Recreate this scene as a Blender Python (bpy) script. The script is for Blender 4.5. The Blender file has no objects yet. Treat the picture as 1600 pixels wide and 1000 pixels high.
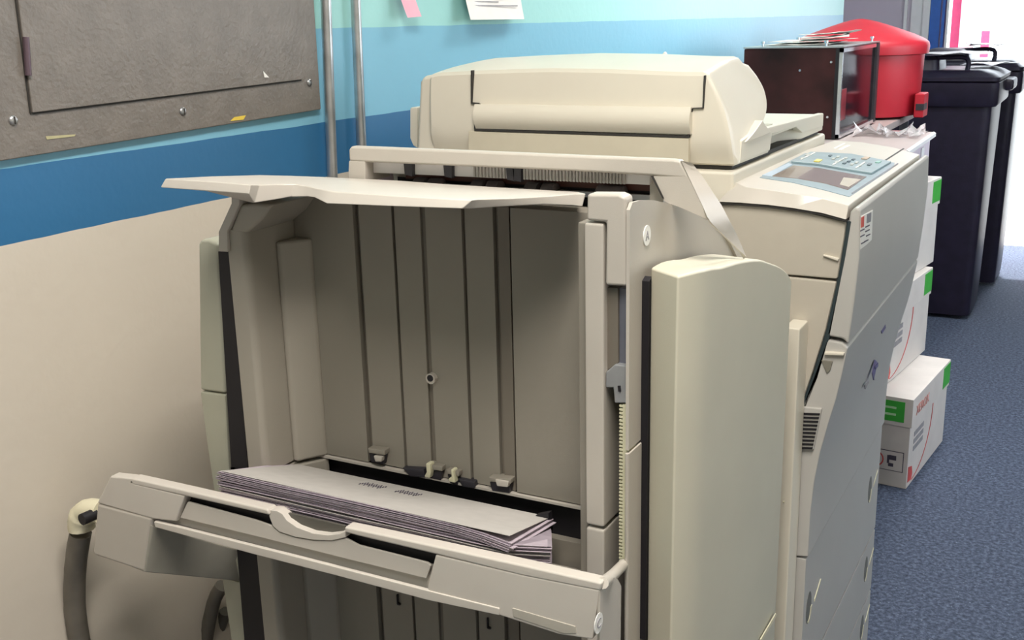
import bpy, bmesh, math, random
from mathutils import Vector, Matrix
random.seed(7)
C = bpy.context.scene.collection
# ------------------------------------------------------------------ camera
F = 1703.0
EYE = Vector((0.0, 0.0, 1.3))
def _v(x, y): return Vector((x-800.0, y-500.0, F))
AY = _v(1750, 12).normalized()
AX = -_v(-2450, 115); AX -= AY*AX.dot(AY); AX.normalize()
AZ = AX.cross(AY)
if AZ[1] > 0: AZ = -AZ
cd = bpy.data.cameras.new('camera'); cam = bpy.data.objects.new('camera', cd); C.objects.link(cam)
r_ = Vector((AX[0], AY[0], AZ[0])); u_ = -Vector((AX[1], AY[1], AZ[1])); b_ = -Vector((AX[2], AY[2], AZ[2]))
M = Matrix(((r_.x, u_.x, b_.x, EYE.x), (r_.y, u_.y, b_.y, EYE.y), (r_.z, u_.z, b_.z, EYE.z), (0, 0, 0, 1)))
cam.matrix_world = M
cd.sensor_width = 36; cd.lens = 36*F/1600; cd.clip_start = 0.02
bpy.context.scene.camera = cam
# ------------------------------------------------------------------ light
sc = bpy.context.scene
sc.view_settings.view_transform = 'Standard'; sc.view_settings.look = 'None'
sc.view_settings.gamma = 1; sc.view_settings.use_curve_mapping = False
sc.view_settings.exposure = 0.0
w = bpy.data.worlds.new('world'); sc.world = w; w.use_nodes = True
bg = w.node_tree.nodes["Background"]; bg.inputs[0].default_value = (0.84, 0.92, 1.0, 1); bg.inputs[1].default_value = 7.0
def area(name, loc, target, sx, sy, power, col):
    l = bpy.data.lights.new(name, 'AREA'); l.shape = 'RECTANGLE'; l.size = sx; l.size_y = sy
    l.energy = power; l.color = col
    o = bpy.data.objects.new(name, l); C.objects.link(o); o.location = loc
    o.rotation_euler = (Vector(target)-Vector(loc)).to_track_quat('-Z', 'Y').to_euler()
    return o
area('ceiling_tube_near', (-0.10, 0.25, 2.45), (-0.10, 0.25, 0), 0.30, 1.2, 54, (1.0, 0.93, 0.86))
area('ceiling_tube_far', (-0.45, 3.3, 2.45), (-0.45, 3.3, 0), 0.30, 1.2, 36, (1.0, 0.95, 0.90))
sl = bpy.data.lights.new('sun', 'SUN'); sl.energy = 9; sl.angle = 0.02; sl.color = (1.0, 0.97, 0.92)
so = bpy.data.objects.new('sun', sl); C.objects.link(so)
so.rotation_euler = Vector((-0.05, -0.27, -0.95)).to_track_quat('-Z', 'Y').to_euler()
# ------------------------------------------------------------------ survey helpers: where a sight line meets a real plane
def ray(px, py):
    d = _v(px, py); return Vector((d.dot(AX), d.dot(AY), d.dot(AZ)))
def on(ax, val, px, py):
    d = ray(px, py); t = (val-EYE[ax])/d[ax]; return EYE+d*t
def oplane(n, k, px, py):
    d = ray(px, py); n = Vector(n); t = (k-n.dot(EYE))/n.dot(d); return EYE+d*t
S = 0.76                                   # machine drawings are in a 1/S larger unit about the eye point
def sc_(p): return EYE+(Vector(p)-EYE)*S
def same(p): return Vector(p)
# ------------------------------------------------------------------ materials
MATS = {}
def mat(name, col, rough=0.5, metal=0.0, noise=0.06, nscale=30, bump=0.0, bscale=200, spec=0.5, coat=0.0, tint=None):
    if name in MATS: return MATS[name]
    m = bpy.data.materials.new(name); m.use_nodes = True
    nt = m.node_tree; b = nt.nodes['Principled BSDF']
    b.inputs['Roughness'].default_value = rough; b.inputs['Metallic'].default_value = metal
    b.inputs['Specular IOR Level'].default_value = spec; b.inputs['Coat Weight'].default_value = coat
    tc = nt.nodes.new('ShaderNodeTexCoord')
    if noise > 0:
        n = nt.nodes.new('ShaderNodeTexNoise'); n.inputs['Scale'].default_value = nscale; n.inputs['Detail'].default_value = 4
        nt.links.new(tc.outputs['Object'], n.inputs['Vector'])
        r = nt.nodes.new('ShaderNodeValToRGB')
        d = Vector(tint) if tint else Vector(col)*(1-noise*2)
        r.color_ramp.elements[0].position = 0.3; r.color_ramp.elements[1].position = 0.7
        r.color_ramp.elements[0].color = (d[0], d[1], d[2], 1)
        r.color_ramp.elements[1].color = (min(1, col[0]*(1+noise)), min(1, col[1]*(1+noise)), min(1, col[2]*(1+noise)), 1)
        nt.links.new(n.outputs['Fac'], r.inputs['Fac']); nt.links.new(r.outputs['Color'], b.inputs['Base Color'])
    else: b.inputs['Base Color'].default_value = (*col, 1)
    if bump > 0:
        n2 = nt.nodes.new('ShaderNodeTexNoise'); n2.inputs['Scale'].default_value = bscale; n2.inputs['Detail'].default_value = 3
        nt.links.new(tc.outputs['Object'], n2.inputs['Vector'])
        bp = nt.nodes.new('ShaderNodeBump'); bp.inputs['Strength'].default_value = bump; bp.inputs['Distance'].default_value = 0.002
        nt.links.new(n2.outputs['Fac'], bp.inputs['Height']); nt.links.new(bp.outputs['Normal'], b.inputs['Normal'])
    MATS[name] = m; return m
CREAM = mat('cream_plastic', (0.71, 0.665, 0.56), 0.38, noise=0.015, nscale=8, bump=0.05, bscale=900)
COVER = mat('pale_cover_plastic', (0.60, 0.575, 0.46), 0.42, noise=0.02, nscale=8, bump=0.08, bscale=900)
GREY = mat('warm_grey_plastic', (0.50, 0.465, 0.41), 0.40, noise=0.02, nscale=10, bump=0.08, bscale=900)
TRAYM = mat('light_tray_plastic', (0.60, 0.56, 0.50), 0.38, noise=0.02, nscale=10, bump=0.05, bscale=900)
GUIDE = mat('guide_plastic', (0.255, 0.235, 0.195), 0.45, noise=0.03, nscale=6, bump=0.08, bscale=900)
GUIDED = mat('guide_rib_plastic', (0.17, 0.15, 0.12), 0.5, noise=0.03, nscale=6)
SIDEG = mat('greenish_side_plastic', (0.44, 0.44, 0.35), 0.45, noise=0.03, nscale=6)
BLACK = mat('black_void_plastic', (0.006, 0.005, 0.008), 0.6, noise=0)
DARK = mat('dark_plastic', (0.03, 0.028, 0.035), 0.45, noise=0.1)
DKMET = mat('dark_grey_metal', (0.12, 0.125, 0.14), 0.4, metal=0.3, noise=0.05)
FRONT = mat('front_door_plastic', (0.47, 0.46, 0.43), 0.36, noise=0.015, nscale=8, bump=0.05, bscale=900)
PANELG = mat('control_panel_grey', (0.56, 0.52, 0.46), 0.38, noise=0.02, nscale=10, bump=0.05, bscale=900)
BLUEG = mat('bluegrey_keypad', (0.24, 0.33, 0.38), 0.35, noise=0.05, nscale=40)
SCREEN = mat('touch_screen_glass', (0.36, 0.29, 0.26), 0.12, noise=0.12, nscale=5, coat=0.5)
WHITE = mat('white_print', (0.85, 0.84, 0.80), 0.5, noise=0.02)
RACK = mat('ivory_rack', (0.62, 0.60, 0.42), 0.5, noise=0.05)
PAPER = mat('paper', (0.52, 0.50, 0.47), 0.7, noise=0.03, nscale=60)
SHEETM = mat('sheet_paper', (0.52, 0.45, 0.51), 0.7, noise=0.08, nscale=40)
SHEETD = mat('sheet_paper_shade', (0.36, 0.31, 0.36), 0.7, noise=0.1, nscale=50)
INK = mat('printed_ink', (0.07, 0.06, 0.09), 0.6, noise=0.1)
STEEL = mat('galvanised_steel', (0.52, 0.53, 0.54), 0.35, metal=0.85, noise=0.12, nscale=25)
CHROME = mat('chrome_trim', (0.75, 0.80, 0.85), 0.15, metal=0.9, noise=0.03)
PAINTG = mat('grey_hammered_paint', (0.185, 0.165, 0.145), 0.42, noise=0.07, nscale=30, bump=0.55, bscale=150)
GAP = mat('shadow_gap', (0.03, 0.028, 0.025), 0.7, noise=0)
YEL = mat('yellow_paint_mark', (0.75, 0.55, 0.07), 0.5, noise=0.1)
YELP = mat('faded_yellow_mark', (0.45, 0.42, 0.24), 0.5, noise=0.1)
PINK = mat('pink_note_paper', (0.90, 0.42, 0.52), 0.7, noise=0.03)
HOSE = mat('grey_flexible_hose', (0.15, 0.135, 0.11), 0.5, noise=0.1)
IVORY = mat('ivory_plastic', (0.72, 0.68, 0.50), 0.4, noise=0.04)
WOOD = mat('dark_wood_veneer', (0.040, 0.011, 0.011), 0.6, noise=0.35, nscale=9, spec=0.25)
RED = mat('red_plastic', (0.46, 0.014, 0.030), 0.45, noise=0.06, nscale=8)
BIN = mat('black_bin_plastic', (0.014, 0.011, 0.026), 0.42, noise=0.15, nscale=20, bump=0.2, bscale=150, spec=0.35)
BOXW = mat('white_carton', (0.66, 0.62, 0.59), 0.6, noise=0.03, nscale=15)
GREEN = mat('green_label', (0.05, 0.42, 0.05), 0.5, noise=0.05)
PGREEN = mat('pale_green_print', (0.45, 0.70, 0.42), 0.5, noise=0.05)
REDI = mat('red_ink', (0.62, 0.08, 0.07), 0.5, noise=0.1)
GREYI = mat('grey_ink', (0.30, 0.29, 0.31), 0.6, noise=0.1)
BLUEP = mat('blue_door_frame_paint', (0.03, 0.13, 0.50), 0.4, noise=0.05)
REDP = mat('red_door_frame_paint', (0.60, 0.05, 0.12), 0.4, noise=0.05)
PARTM = mat('grey_partition_paint', (0.56, 0.51, 0.60), 0.5, noise=0.04, nscale=3)
WPAINT = mat('white_paint', (0.78, 0.78, 0.80), 0.5, noise=0.02)
CEIL = mat('ceiling_paint', (0.80, 0.79, 0.76), 0.8, noise=0.02)
CONC = mat('concrete_paving', (0.62, 0.62, 0.60), 0.8, noise=0.08, nscale=5)
LILAC = mat('lilac_white_enamel', (0.64, 0.56, 0.66), 0.4, noise=0.03)
TOPG = mat('printer_top_grey', (0.42, 0.36, 0.35), 0.4, noise=0.03)

def glass(name, col, rough, alpha):
    m = bpy.data.materials.new(name); m.use_nodes = True; b = m.node_tree.nodes['Principled BSDF']
    b.inputs['Base Color'].default_value = (*col, 1); b.inputs['Roughness'].default_value = rough
    b.inputs['Transmission Weight'].default_value = alpha; b.inputs['IOR'].default_value = 1.3
    n = m.node_tree.nodes.new('ShaderNodeTexNoise'); n.inputs['Scale'].default_value = 12
    r = m.node_tree.nodes.new('ShaderNodeMapRange'); r.inputs[3].default_value = max(0, rough-.03); r.inputs[4].default_value = rough+.05
    m.node_tree.links.new(n.outputs['Fac'], r.inputs[0]); m.node_tree.links.new(r.outputs[0], b.inputs['Roughness'])
    return m
CLEAR = glass('clear_plastic_film', (0.93, 0.92, 0.95), 0.12, 0.75)
DGLASS = mat('dark_door_glass', (0.008, 0.007, 0.012), 0.12, noise=0.1, spec=0.25)

def wall_paint():
    m = bpy.data.materials.new('striped_wall_paint'); m.use_nodes = True; nt = m.node_tree; b = nt.nodes['Principled BSDF']
    tc = nt.nodes.new('ShaderNodeTexCoord'); sx = nt.nodes.new('ShaderNodeSeparateXYZ')
    nt.links.new(tc.outputs['Object'], sx.inputs[0])
    wob = nt.nodes.new('ShaderNodeTexNoise'); wob.inputs['Scale'].default_value = 9; nt.links.new(tc.outputs['Object'], wob.inputs['Vector'])
    mm = nt.nodes.new('ShaderNodeMath'); mm.operation = 'MULTIPLY_ADD'; mm.inputs[1].default_value = 0.004
    nt.links.new(wob.outputs['Fac'], mm.inputs[0]); nt.links.new(sx.outputs['Z'], mm.inputs[2])
    r = nt.nodes.new('ShaderNodeValToRGB'); r.color_ramp.interpolation = 'CONSTANT'
    z = nt.nodes.new('ShaderNodeMath'); z.operation = 'DIVIDE'; z.inputs[1].default_value = 2.6
    nt.links.new(mm.outputs[0], z.inputs[0]); nt.links.new(z.outputs[0], r.inputs['Fac'])
    e = r.color_ramp.elements
    e[0].position = 0; e[0].color = (0.66, 0.60, 0.51, 1)
    e[1].position = (Z1+.002)/2.6; e[1].color = (0.030, 0.155, 0.330, 1)
    a = e.new((Z2+.002)/2.6); a.color = (0.215, 0.50, 0.66, 1)
    a = e.new((Z3+.002)/2.6); a.color = (0.36, 0.69, 0.67, 1)
    n = nt.nodes.new('ShaderNodeTexNoise'); n.inputs['Scale'].default_value = 2.5; n.inputs['Detail'].default_value = 5
    nt.links.new(tc.outputs['Object'], n.inputs['Vector'])
    mr = nt.nodes.new('ShaderNodeMapRange'); mr.inputs[3].default_value = 0.93; mr.inputs[4].default_value = 1.05
    nt.links.new(n.outputs['Fac'], mr.inputs[0])
    mx = nt.nodes.new('ShaderNodeMix'); mx.data_type = 'RGBA'; mx.blend_type = 'MULTIPLY'; mx.inputs[0].default_value = 1
    nt.links.new(r.outputs['Color'], mx.inputs[6]); nt.links.new(mr.outputs[0], mx.inputs[7])
    nt.links.new(mx.outputs[2], b.inputs['Base Color'])
    n3 = nt.nodes.new('ShaderNodeTexNoise'); n3.inputs['Scale'].default_value = 60; nt.links.new(tc.outputs['Object'], n3.inputs['Vector'])
    bp = nt.nodes.new('ShaderNodeBump'); bp.inputs['Strength'].default_value = 0.12; bp.inputs['Distance'].default_value = 0.004
    nt.links.new(n3.outputs['Fac'], bp.inputs['Height']); nt.links.new(bp.outputs['Normal'], b.inputs['Normal'])
    b.inputs['Roughness'].default_value = 0.42
    return m
def carpet():
    m = bpy.data.materials.new('blue_grey_carpet'); m.use_nodes = True; nt = m.node_tree; b = nt.nodes['Principled BSDF']
    tc = nt.nodes.new('ShaderNodeTexCoord')
    n = nt.nodes.new('ShaderNodeTexNoise'); n.inputs['Scale'].default_value = 95; n.inputs['Detail'].default_value = 6; n.inputs['Roughness'].default_value = 0.75
    nt.links.new(tc.outputs['Object'], n.inputs['Vector'])
    r = nt.nodes.new('ShaderNodeValToRGB'); e = r.color_ramp.elements
    e[0].position = 0.36; e[0].color = (0.014, 0.022, 0.048, 1); e[1].position = 0.66; e[1].color = (0.135, 0.17, 0.255, 1)
    a = e.new(0.5); a.color = (0.055, 0.075, 0.125, 1)
    nt.links.new(n.outputs['Fac'], r.inputs['Fac'])
    v = nt.nodes.new('ShaderNodeTexVoronoi'); v.inputs['Scale'].default_value = 55; nt.links.new(tc.outputs['Object'], v.inputs['Vector'])
    g = nt.nodes.new('ShaderNodeMath'); g.operation = 'LESS_THAN'; g.inputs[1].default_value = 0.085
    nt.links.new(v.outputs['Distance'], g.inputs[0])
    g2 = nt.nodes.new('ShaderNodeMath'); g2.operation = 'MULTIPLY'; g2.inputs[1].default_value = 0.5; nt.links.new(g.outputs[0], g2.inputs[0])
    mx = nt.nodes.new('ShaderNodeMix'); mx.data_type = 'RGBA'; nt.links.new(g2.outputs[0], mx.inputs[0])
    nt.links.new(r.outputs['Color'], mx.inputs[6]); mx.inputs[7].default_value = (0.36, 0.42, 0.52, 1)
    nt.links.new(mx.outputs[2], b.inputs['Base Color'])
    bp = nt.nodes.new('ShaderNodeBump'); bp.inputs['Strength'].default_value = 0.6; bp.inputs['Distance'].default_value = 0.004
    nt.links.new(n.outputs['Fac'], bp.inputs['Height']); nt.links.new(bp.outputs['Normal'], b.inputs['Normal'])
    b.inputs['Roughness'].default_value = 0.85
    return m
# ------------------------------------------------------------------ mesh helpers
def thing(name, label, cat, loc, group=None):
    o = bpy.data.objects.new(name, None); C.objects.link(o); o.location = loc; o.empty_display_size = 0.05
    o['label'] = label; o['category'] = cat
    if group: o['group'] = group
    return o
def root_loc(o):
    l = Vector((0, 0, 0))
    while o is not None: l += o.location; o = o.parent
    return l
def finish(name, bm, m, parent=None, bevel=0.0, seg=2, smooth=True, label=None, kind=None, conv=None, ang=35, at=None):
    if conv:
        for v in bm.verts: v.co = conv(v.co)
        if bevel: bevel *= S
    L = root_loc(parent) if parent else (Vector(at) if at else Vector((0, 0, 0)))
    for v in bm.verts: v.co -= L
    bmesh.ops.recalc_face_normals(bm, faces=bm.faces[:])
    if bevel > 0:
        ed = [e for e in bm.edges if len(e.link_faces) == 2 and e.calc_face_angle(0) > math.radians(ang)]
        try: bmesh.ops.bevel(bm, geom=ed, offset=bevel, segments=seg, profile=0.5, affect='EDGES', clamp_overlap=True)
        except Exception as ex: print('bevel', name, ex)
    me = bpy.data.meshes.new(name)
    if smooth:
        for f in bm.faces: f.smooth = True
        for e in bm.edges:
            if len(e.link_faces) == 2 and e.calc_face_angle(0) > math.radians(40): e.smooth = False
    bm.to_mesh(me); bm.free()
    if isinstance(m, (list, tuple)):
        for q in m: me.materials.append(q)
    else: me.materials.append(m)
    o = bpy.data.objects.new(name, me); C.objects.link(o)
    if smooth and bevel > 0:
        wn = o.modifiers.new('weighted', 'WEIGHTED_NORMAL'); wn.keep_sharp = True; wn.weight = 90
    if parent: o.parent = parent
    else: o.location = L
    if label: o['label'] = label
    if kind: o['kind'] = kind
    return o
def box_bm(x0, x1, y0, y1, z0, z1, bm=None):
    bm = bm or bmesh.new()
    v = [bm.verts.new(p) for p in ((x0,y0,z0),(x1,y0,z0),(x1,y1,z0),(x0,y1,z0),(x0,y0,z1),(x1,y0,z1),(x1,y1,z1),(x0,y1,z1))]
    for f in ((0,3,2,1),(4,5,6,7),(0,1,5,4),(1,2,6,5),(2,3,7,6),(3,0,4,7)): bm.faces.new([v[i] for i in f])
    return bm
def bx(name, a, m, parent=None, bevel=0.003, conv=None, **k):
    return finish(name, box_bm(*a), m, parent, bevel, conv=conv, **k)
def ext_bm(pts, off, bm=None):
    """solid: polygon pts (3d) + the same shifted by off (vector, or one per point)"""
    bm = bm or bmesh.new(); n = len(pts)
    offs = off if isinstance(off, list) and isinstance(off[0], Vector) else [Vector(off)]*n
    a = [bm.verts.new(p) for p in pts]; b = [bm.verts.new(Vector(p)+o) for p, o in zip(pts, offs)]
    bm.faces.new(a); bm.faces.new(b[::-1])
    for i in range(n): bm.faces.new((a[i], b[i], b[(i+1) % n], a[(i+1) % n]))
    return bm
def slab(name, ax, val, px, depth, m, parent=None, bevel=0.003, conv=None, **k):
    """solid whose near face lies in the plane axis=val and whose outline was surveyed"""
    pts = [on(ax, val, *p) for p in px]; off = [0, 0, 0]; off[ax] = depth
    return finish(name, ext_bm(pts, off), m, parent, bevel, conv=conv, **k)
def prism(name, ax, a0, a1, poly, m, parent=None, bevel=0.003, conv=None, **k):
    """poly in the two other axes, extruded along ax from a0 to a1"""
    oth = [i for i in range(3) if i != ax]; pts = []
    for p in poly:
        q = [0, 0, 0]; q[ax] = a0; q[oth[0]] = p[0]; q[oth[1]] = p[1]; pts.append(Vector(q))
    off = [0, 0, 0]; off[ax] = a1-a0
    return finish(name, ext_bm(pts, off), m, parent, bevel, conv=conv, **k)
def tube_bm(path, r, seg=10, bm=None):
    bm = bm or bmesh.new(); path = [Vector(p) for p in path]; rings = []
    up = Vector((0.3, 0.2, 1)).normalized()
    for i, p in enumerate(path):
        t = (path[min(i+1, len(path)-1)]-path[max(i-1, 0)]).normalized()
        a = t.cross(up)
        if a.length < 0.05: a = t.cross(Vector((1, 0, 0)))
        a.normalize(); b = t.cross(a)
        rr = r[i] if isinstance(r, list) else r
        rings.append([bm.verts.new(p+a*math.cos(2*math.pi*j/seg)*rr+b*math.sin(2*math.pi*j/seg)*rr) for j in range(seg)])
    for A, B in zip(rings, rings[1:]):
        for j in range(seg): bm.faces.new((A[j], A[(j+1) % seg], B[(j+1) % seg], B[j]))
    bm.faces.new(rings[0][::-1]); bm.faces.new(rings[-1])
    return bm
def tube(name, path, r, m, parent=None, seg=10, conv=None, **k):
    return finish(name, tube_bm(path, r, seg), m, parent, 0, conv=conv, **k)
def arc(p0, p1, p2, n=8):
    p0, p1, p2 = Vector(p0), Vector(p1), Vector(p2)
    return [(p0*(1-t)**2+p1*2*t*(1-t)+p2*t*t) for t in [i/n for i in range(n+1)]]
def spline(pts, n=5):
    pts = [Vector(p) for p in pts]; out = []
    for i in range(len(pts)-1):
        a = pts[max(i-1, 0)]; b = pts[i]; c = pts[i+1]; d = pts[min(i+2, len(pts)-1)]
        for k in range(n):
            t = k/n; out.append(0.5*((2*b)+(-a+c)*t+(2*a-5*b+4*c-d)*t*t+(-a+3*b-3*c+d)*t**3))
    out.append(pts[-1]); return out
def sp2(pts, n=4): return [(v.x, v.y) for v in spline([Vector((p[0], p[1], 0)) for p in pts], n)]
def text_obj(name, body, origin, xdir, ydir, size, m, parent, depth=0.0006, bold=False, conv=None, label=None, sx=1.0):
    cu = bpy.data.curves.new(name, 'FONT'); cu.body = body; cu.size = size; cu.extrude = depth/size if False else depth
    if bold: cu.offset = size*0.015
    o = bpy.data.objects.new(name+'_src', cu); C.objects.link(o)
    dg = bpy.context.evaluated_depsgraph_get(); me = bpy.data.meshes.new_from_object(o.evaluated_get(dg))
    bpy.data.objects.remove(o); bpy.data.curves.remove(cu)
    xd = Vector(xdir).normalized(); yd = Vector(ydir).normalized(); zd = xd.cross(yd)
    L = root_loc(parent)
    for v in me.vertices:
        p = Vector(origin)+xd*v.co.x*sx+yd*v.co.y+zd*v.co.z
        if conv: p = conv(p)
        v.co = p-L
    me.materials.clear(); me.materials.append(m); me.name = name
    q = bpy.data.objects.new(name, me); C.objects.link(q); q.parent = parent
    if label: q['label'] = label
    return q
# ================================================================== SETTING
WX = -1.16
Z1 = (on(0, WX, 0, 392).z+on(0, WX, 361, 310).z)/2
Z2 = (on(0, WX, 0, 274).z+on(0, WX, 502, 190).z+on(0, WX, 600, 174.5).z)/3
Z3 = (on(0, WX, 520, 55.4).z+on(0, WX, 932, 38).z)/2
YC = on(0, WX, 1318, 20).y
def struct(name, bm, m, **k): return finish(name, bm, m, None, 0, kind='structure', smooth=False, **k)
struct('wall_left', box_bm(WX-.12, WX, -2.2, YC, 0, 2.6), wall_paint())
struct('floor', box_bm(-2.0, 1.4, -2.2, 6.75, -0.05, 0), carpet())
struct('ceiling', box_bm(-2.0, 1.4, -2.2, 6.5, 2.6, 2.7), CEIL)
RW = mat('cream_wall_paint', (0.62, 0.58, 0.52), 0.6, noise=0.03, nscale=3)
struct('wall_right', box_bm(1.25, 1.4, -2.2, 2.7, 0, 2.6), RW); struct('wall_right.001', box_bm(1.25, 1.4, 4.3, 6.5, 0, 2.6), RW)
struct('wall_right.002', box_bm(1.25, 1.4, 2.7, 4.3, 0, 1.0), RW); struct('wall_right.003', box_bm(1.25, 1.4, 2.7, 4.3, 2.1, 2.6), RW)
fb = bmesh.new()
for a_ in ((1.30, 1.35, 2.7, 2.76, 1.0, 2.1), (1.30, 1.35, 4.24, 4.3, 1.0, 2.1), (1.30, 1.35, 3.47, 3.53, 1.0, 2.1), (1.30, 1.35, 2.7, 4.3, 1.0, 1.05), (1.30, 1.35, 2.7, 4.3, 2.05, 2.1)): box_bm(*a_, bm=fb)
struct('added_window_1', fb, WPAINT)  # unseen window, added to let daylight onto the machine's aisle side
struct('wall_back', box_bm(-2.0, 1.4, -2.35, -2.2, 0, 2.6), MATS['cream_wall_paint'])
PY = 6.40
xb = on(1, PY, 1441, 40).x
struct('wall_far', box_bm(-2.0, xb, PY, PY+.10, 0, 2.6), PARTM)
struct('wall_alcove', box_bm(-2.1, -2.0, YC-.1, PY, 0, 2.6), PARTM)
struct('wall_alcove.001', box_bm(-2.1, WX-.12, YC-.12, YC, 0, 2.6), PARTM)
struct('wall_far.001', box_bm(-0.13, 1.25, PY, PY+.10, 0, 2.6), mat('wall_dark_for_reflection', (0.07, 0.06, 0.08), 0.6, noise=0.05, nscale=3))  # unseen wall, coloured dark so the case's glass front reflects something dark
struct('wall_over_door', box_bm(xb, -0.13, PY, PY+.10, 2.25, 2.6), PARTM)
xs = on(1, PY-.02, 1413, 40).x
struct('trim_1', box_bm(xs-.006, xs+.010, PY-.02, PY, 0, 2.6), WPAINT)
struct('trim_2', box_bm(xs+.03, xb+.005, PY-.015, PY, 0, 2.6), WPAINT)
d0 = on(1, PY-.03, 1452, 40).x; d1 = on(1, PY-.03, 1468, 40).x; d2 = on(1, PY-.03, 1481, 40).x
struct('trim_3', box_bm(d0, d1, PY-.03, PY+.1, 0, 2.25), BLUEP)
struct('trim_4', box_bm(d1+.008, d1+.022, PY-.03, PY+.1, 0, 2.25), BLUEP)
struct('trim_5', box_bm(d1+.030, d2, PY-.03, PY+.1, 0, 2.25), WPAINT)
struct('trim_6', box_bm(xb+.004, d0-.002, PY-.03, PY+.1, 0, 2.25), WPAINT)
struct('ground_outside', box_bm(-7, 8, 6.75, 22, -0.06, -0.01), CONC)
# red open door leaf seen edge-on
dl = finish('door_1', box_bm(on(1, 6.75, 1483, 40).x, on(1, 6.75, 1500, 40).x, 6.75, 7.5, 0.0, 2.15), REDP, None, 0.004, kind='structure')

# ---- electrical panel on the wall
PX = WX+.009
ep = thing('electrical_panel', 'grey hammered-metal electrical cabinet with hinged door, high on the striped wall', 'cabinet', (WX, 1.0, on(0, PX, 250, 212).z))
pb0 = on(0, PX, 0, 252); pb1 = on(0, PX, 502, 171)
sl_ = (pb1.z-pb0.z)/(pb1.y-pb0.y)
ry = pb1.y+.003
p = [(pb1.y, pb1.z), (on(0, PX, 493, 0).y, 1.95), (0.05, 1.95), (0.05, pb0.z-sl_*(pb0.y-0.05))]
prism('backplate', 0, WX+.001, PX, p, PAINTG, ep, .002)
a = on(0, PX, 48, 176); b = on(0, PX, 470, 124); c = on(0, PX, 31, 0); d = on(0, PX, 464, 0)
prism('door', 0, PX+.0005, PX+.004, [(a.y, a.z), (b.y, b.z), (b.y, 1.9), (c.y, 1.9)], PAINTG, ep, .001)
g = bmesh.new()
def strip(bm, A, B, wd, x):
    A = Vector(A); B = Vector(B); t = (B-A).normalized(); n = Vector((0, -t.z, t.y))*wd/2
    ext_bm([Vector((x, p.y, p.z)) for p in (A-n, B-n, B+n, A+n)], (0.0009, 0, 0), bm)
strip(g, a+Vector((0, -.0015, -.001)), b+Vector((0, 0, -.001)), .0026, PX+.0004)
strip(g, a+Vector((0, -.0015, 0)), Vector((0, c.y-.0015, 1.9)), .003, PX+.0004)
finish('door_gap', g, GAP, ep, 0)
h0 = on(0, PX, 37, 58); h1 = on(0, PX, 41, 118)
hg = tube('hinge', [(PX+.005, h0.y-.001, h0.z), (PX+.005, h1.y-.001, h1.z)], .0040, mat('hinge_metal', (0.13, 0.09, 0.11), 0.4, metal=.5), ep, 10)
for (sx_, sy_) in ((20, 188), (285, 174), (483, 129)):
    q = on(0, PX, sx_, sy_)
    bm = bmesh.new(); bmesh.ops.create_uvsphere(bm, u_segments=12, v_segments=8, radius=.0062)
    for v in bm.verts: v.co = Vector((v.co.z*.55, v.co.x, v.co.y))+Vector((PX+.0005, q.y, q.z))
    s_ = finish('screw', bm, STEEL, ep, 0)
    bx('screw_slot', (PX+.0035, PX+.0045, q.y-.0008, q.y+.0008, q.z-.0045, q.z+.0045), GAP, s_, 0)
def mark(name, pts, m, par, x, off=0.0005):
    return finish(name, ext_bm([on(0, x, *q) for q in pts], (off, 0, 0)), m, par, 0)
mark('paint_mark', [(360, 189), (366, 183), (384, 180), (380, 187)], YEL, ep, PX+.0002)
mark('paint_mark', [(71, 213), (118, 210), (116, 213), (73, 218)], YELP, ep, PX+.0002)
mark('scratch_mark', [(411, 111), (420, 121), (413, 121)], WHITE, ep, PX+.0045)
# ---- conduits
for k, (x0, x1, y1, lab) in enumerate(((509, 519.5, 275, 'vertical steel conduit on the wall right beside the grey cabinet'),
                                     (555.5, 565, 228, 'vertical steel conduit on the wall, farther from the grey cabinet'))):
    top = on(0, WX+.014, x0, 0); bot = on(0, WX+.014, x1, y1)
    d = (bot-top)/(top.z-bot.z)
    lo = bot+d*(bot.z-0.6)*0.4; hi = top-d*(2.55-top.z)*0.4; lo.z = 0.02; hi.z = 2.58; hi.x = lo.x = top.x
    t = thing('conduit_pipe', lab, 'pipe', (top.x, bot.y, 0.02), 'wall conduits')
    tube('pipe', [lo, Vector((bot.x, bot.y, bot.z)), top, hi], .0088 if k == 0 else .0086, STEEL, t, 14)
    for zz in (0.35, 1.75, 2.3):
        bx('pipe_clip', (WX+.001, top.x+.010, bot.y-.0095, bot.y+.0125, zz-.008, zz+.008), STEEL, t, .002)
# ---- notice and pink note
n0 = on(0, WX+.03, 734, 31); n1 = on(0, WX+.022, 818, 30)
bm = bmesh.new(); rows = []
for i in range(9):
    u = i/8; z = n0.z+u*.21
    rows.append([bm.verts.new((WX+.002+(.030-.008*j/6)*(1-u)**2, n0.y+(n1.y-n0.y)*j/6, z+(n1.z-n0.z)*j/6)) for j in range(7)])
for A, B in zip(rows, rows[1:]):
    for j in range(6): bm.faces.new((A[j], A[j+1], B[j+1], B[j]))
nt_ = thing('notice_sheet', 'white printed notice curling off the blue and mint wall', 'notice', (WX, n0.y, n0.z))
o = finish('sheet', bm, mat('notice_paper', (0.80, 0.77, 0.74), 0.7, noise=.02), nt_, 0)
bm = bmesh.new()
def ln(z, a0, a1, h):
    for k in range(1):
        u = (z-n0.z)/.21; xx = WX+.0032+(.026)*(1-u)**2
        ya = n0.y+(n1.y-n0.y)*a0; yb = n0.y+(n1.y-n0.y)*a1
        box_bm(xx, xx+.0006, ya, yb, z, z+h, bm)
ln(n0.z+.026, .10, .88, .0022)
for i in range(6): ln(n0.z+.034+i*.0065, .12+.02*(i % 2), .55+.25*((i*7) % 3)/2, .0018)
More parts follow.
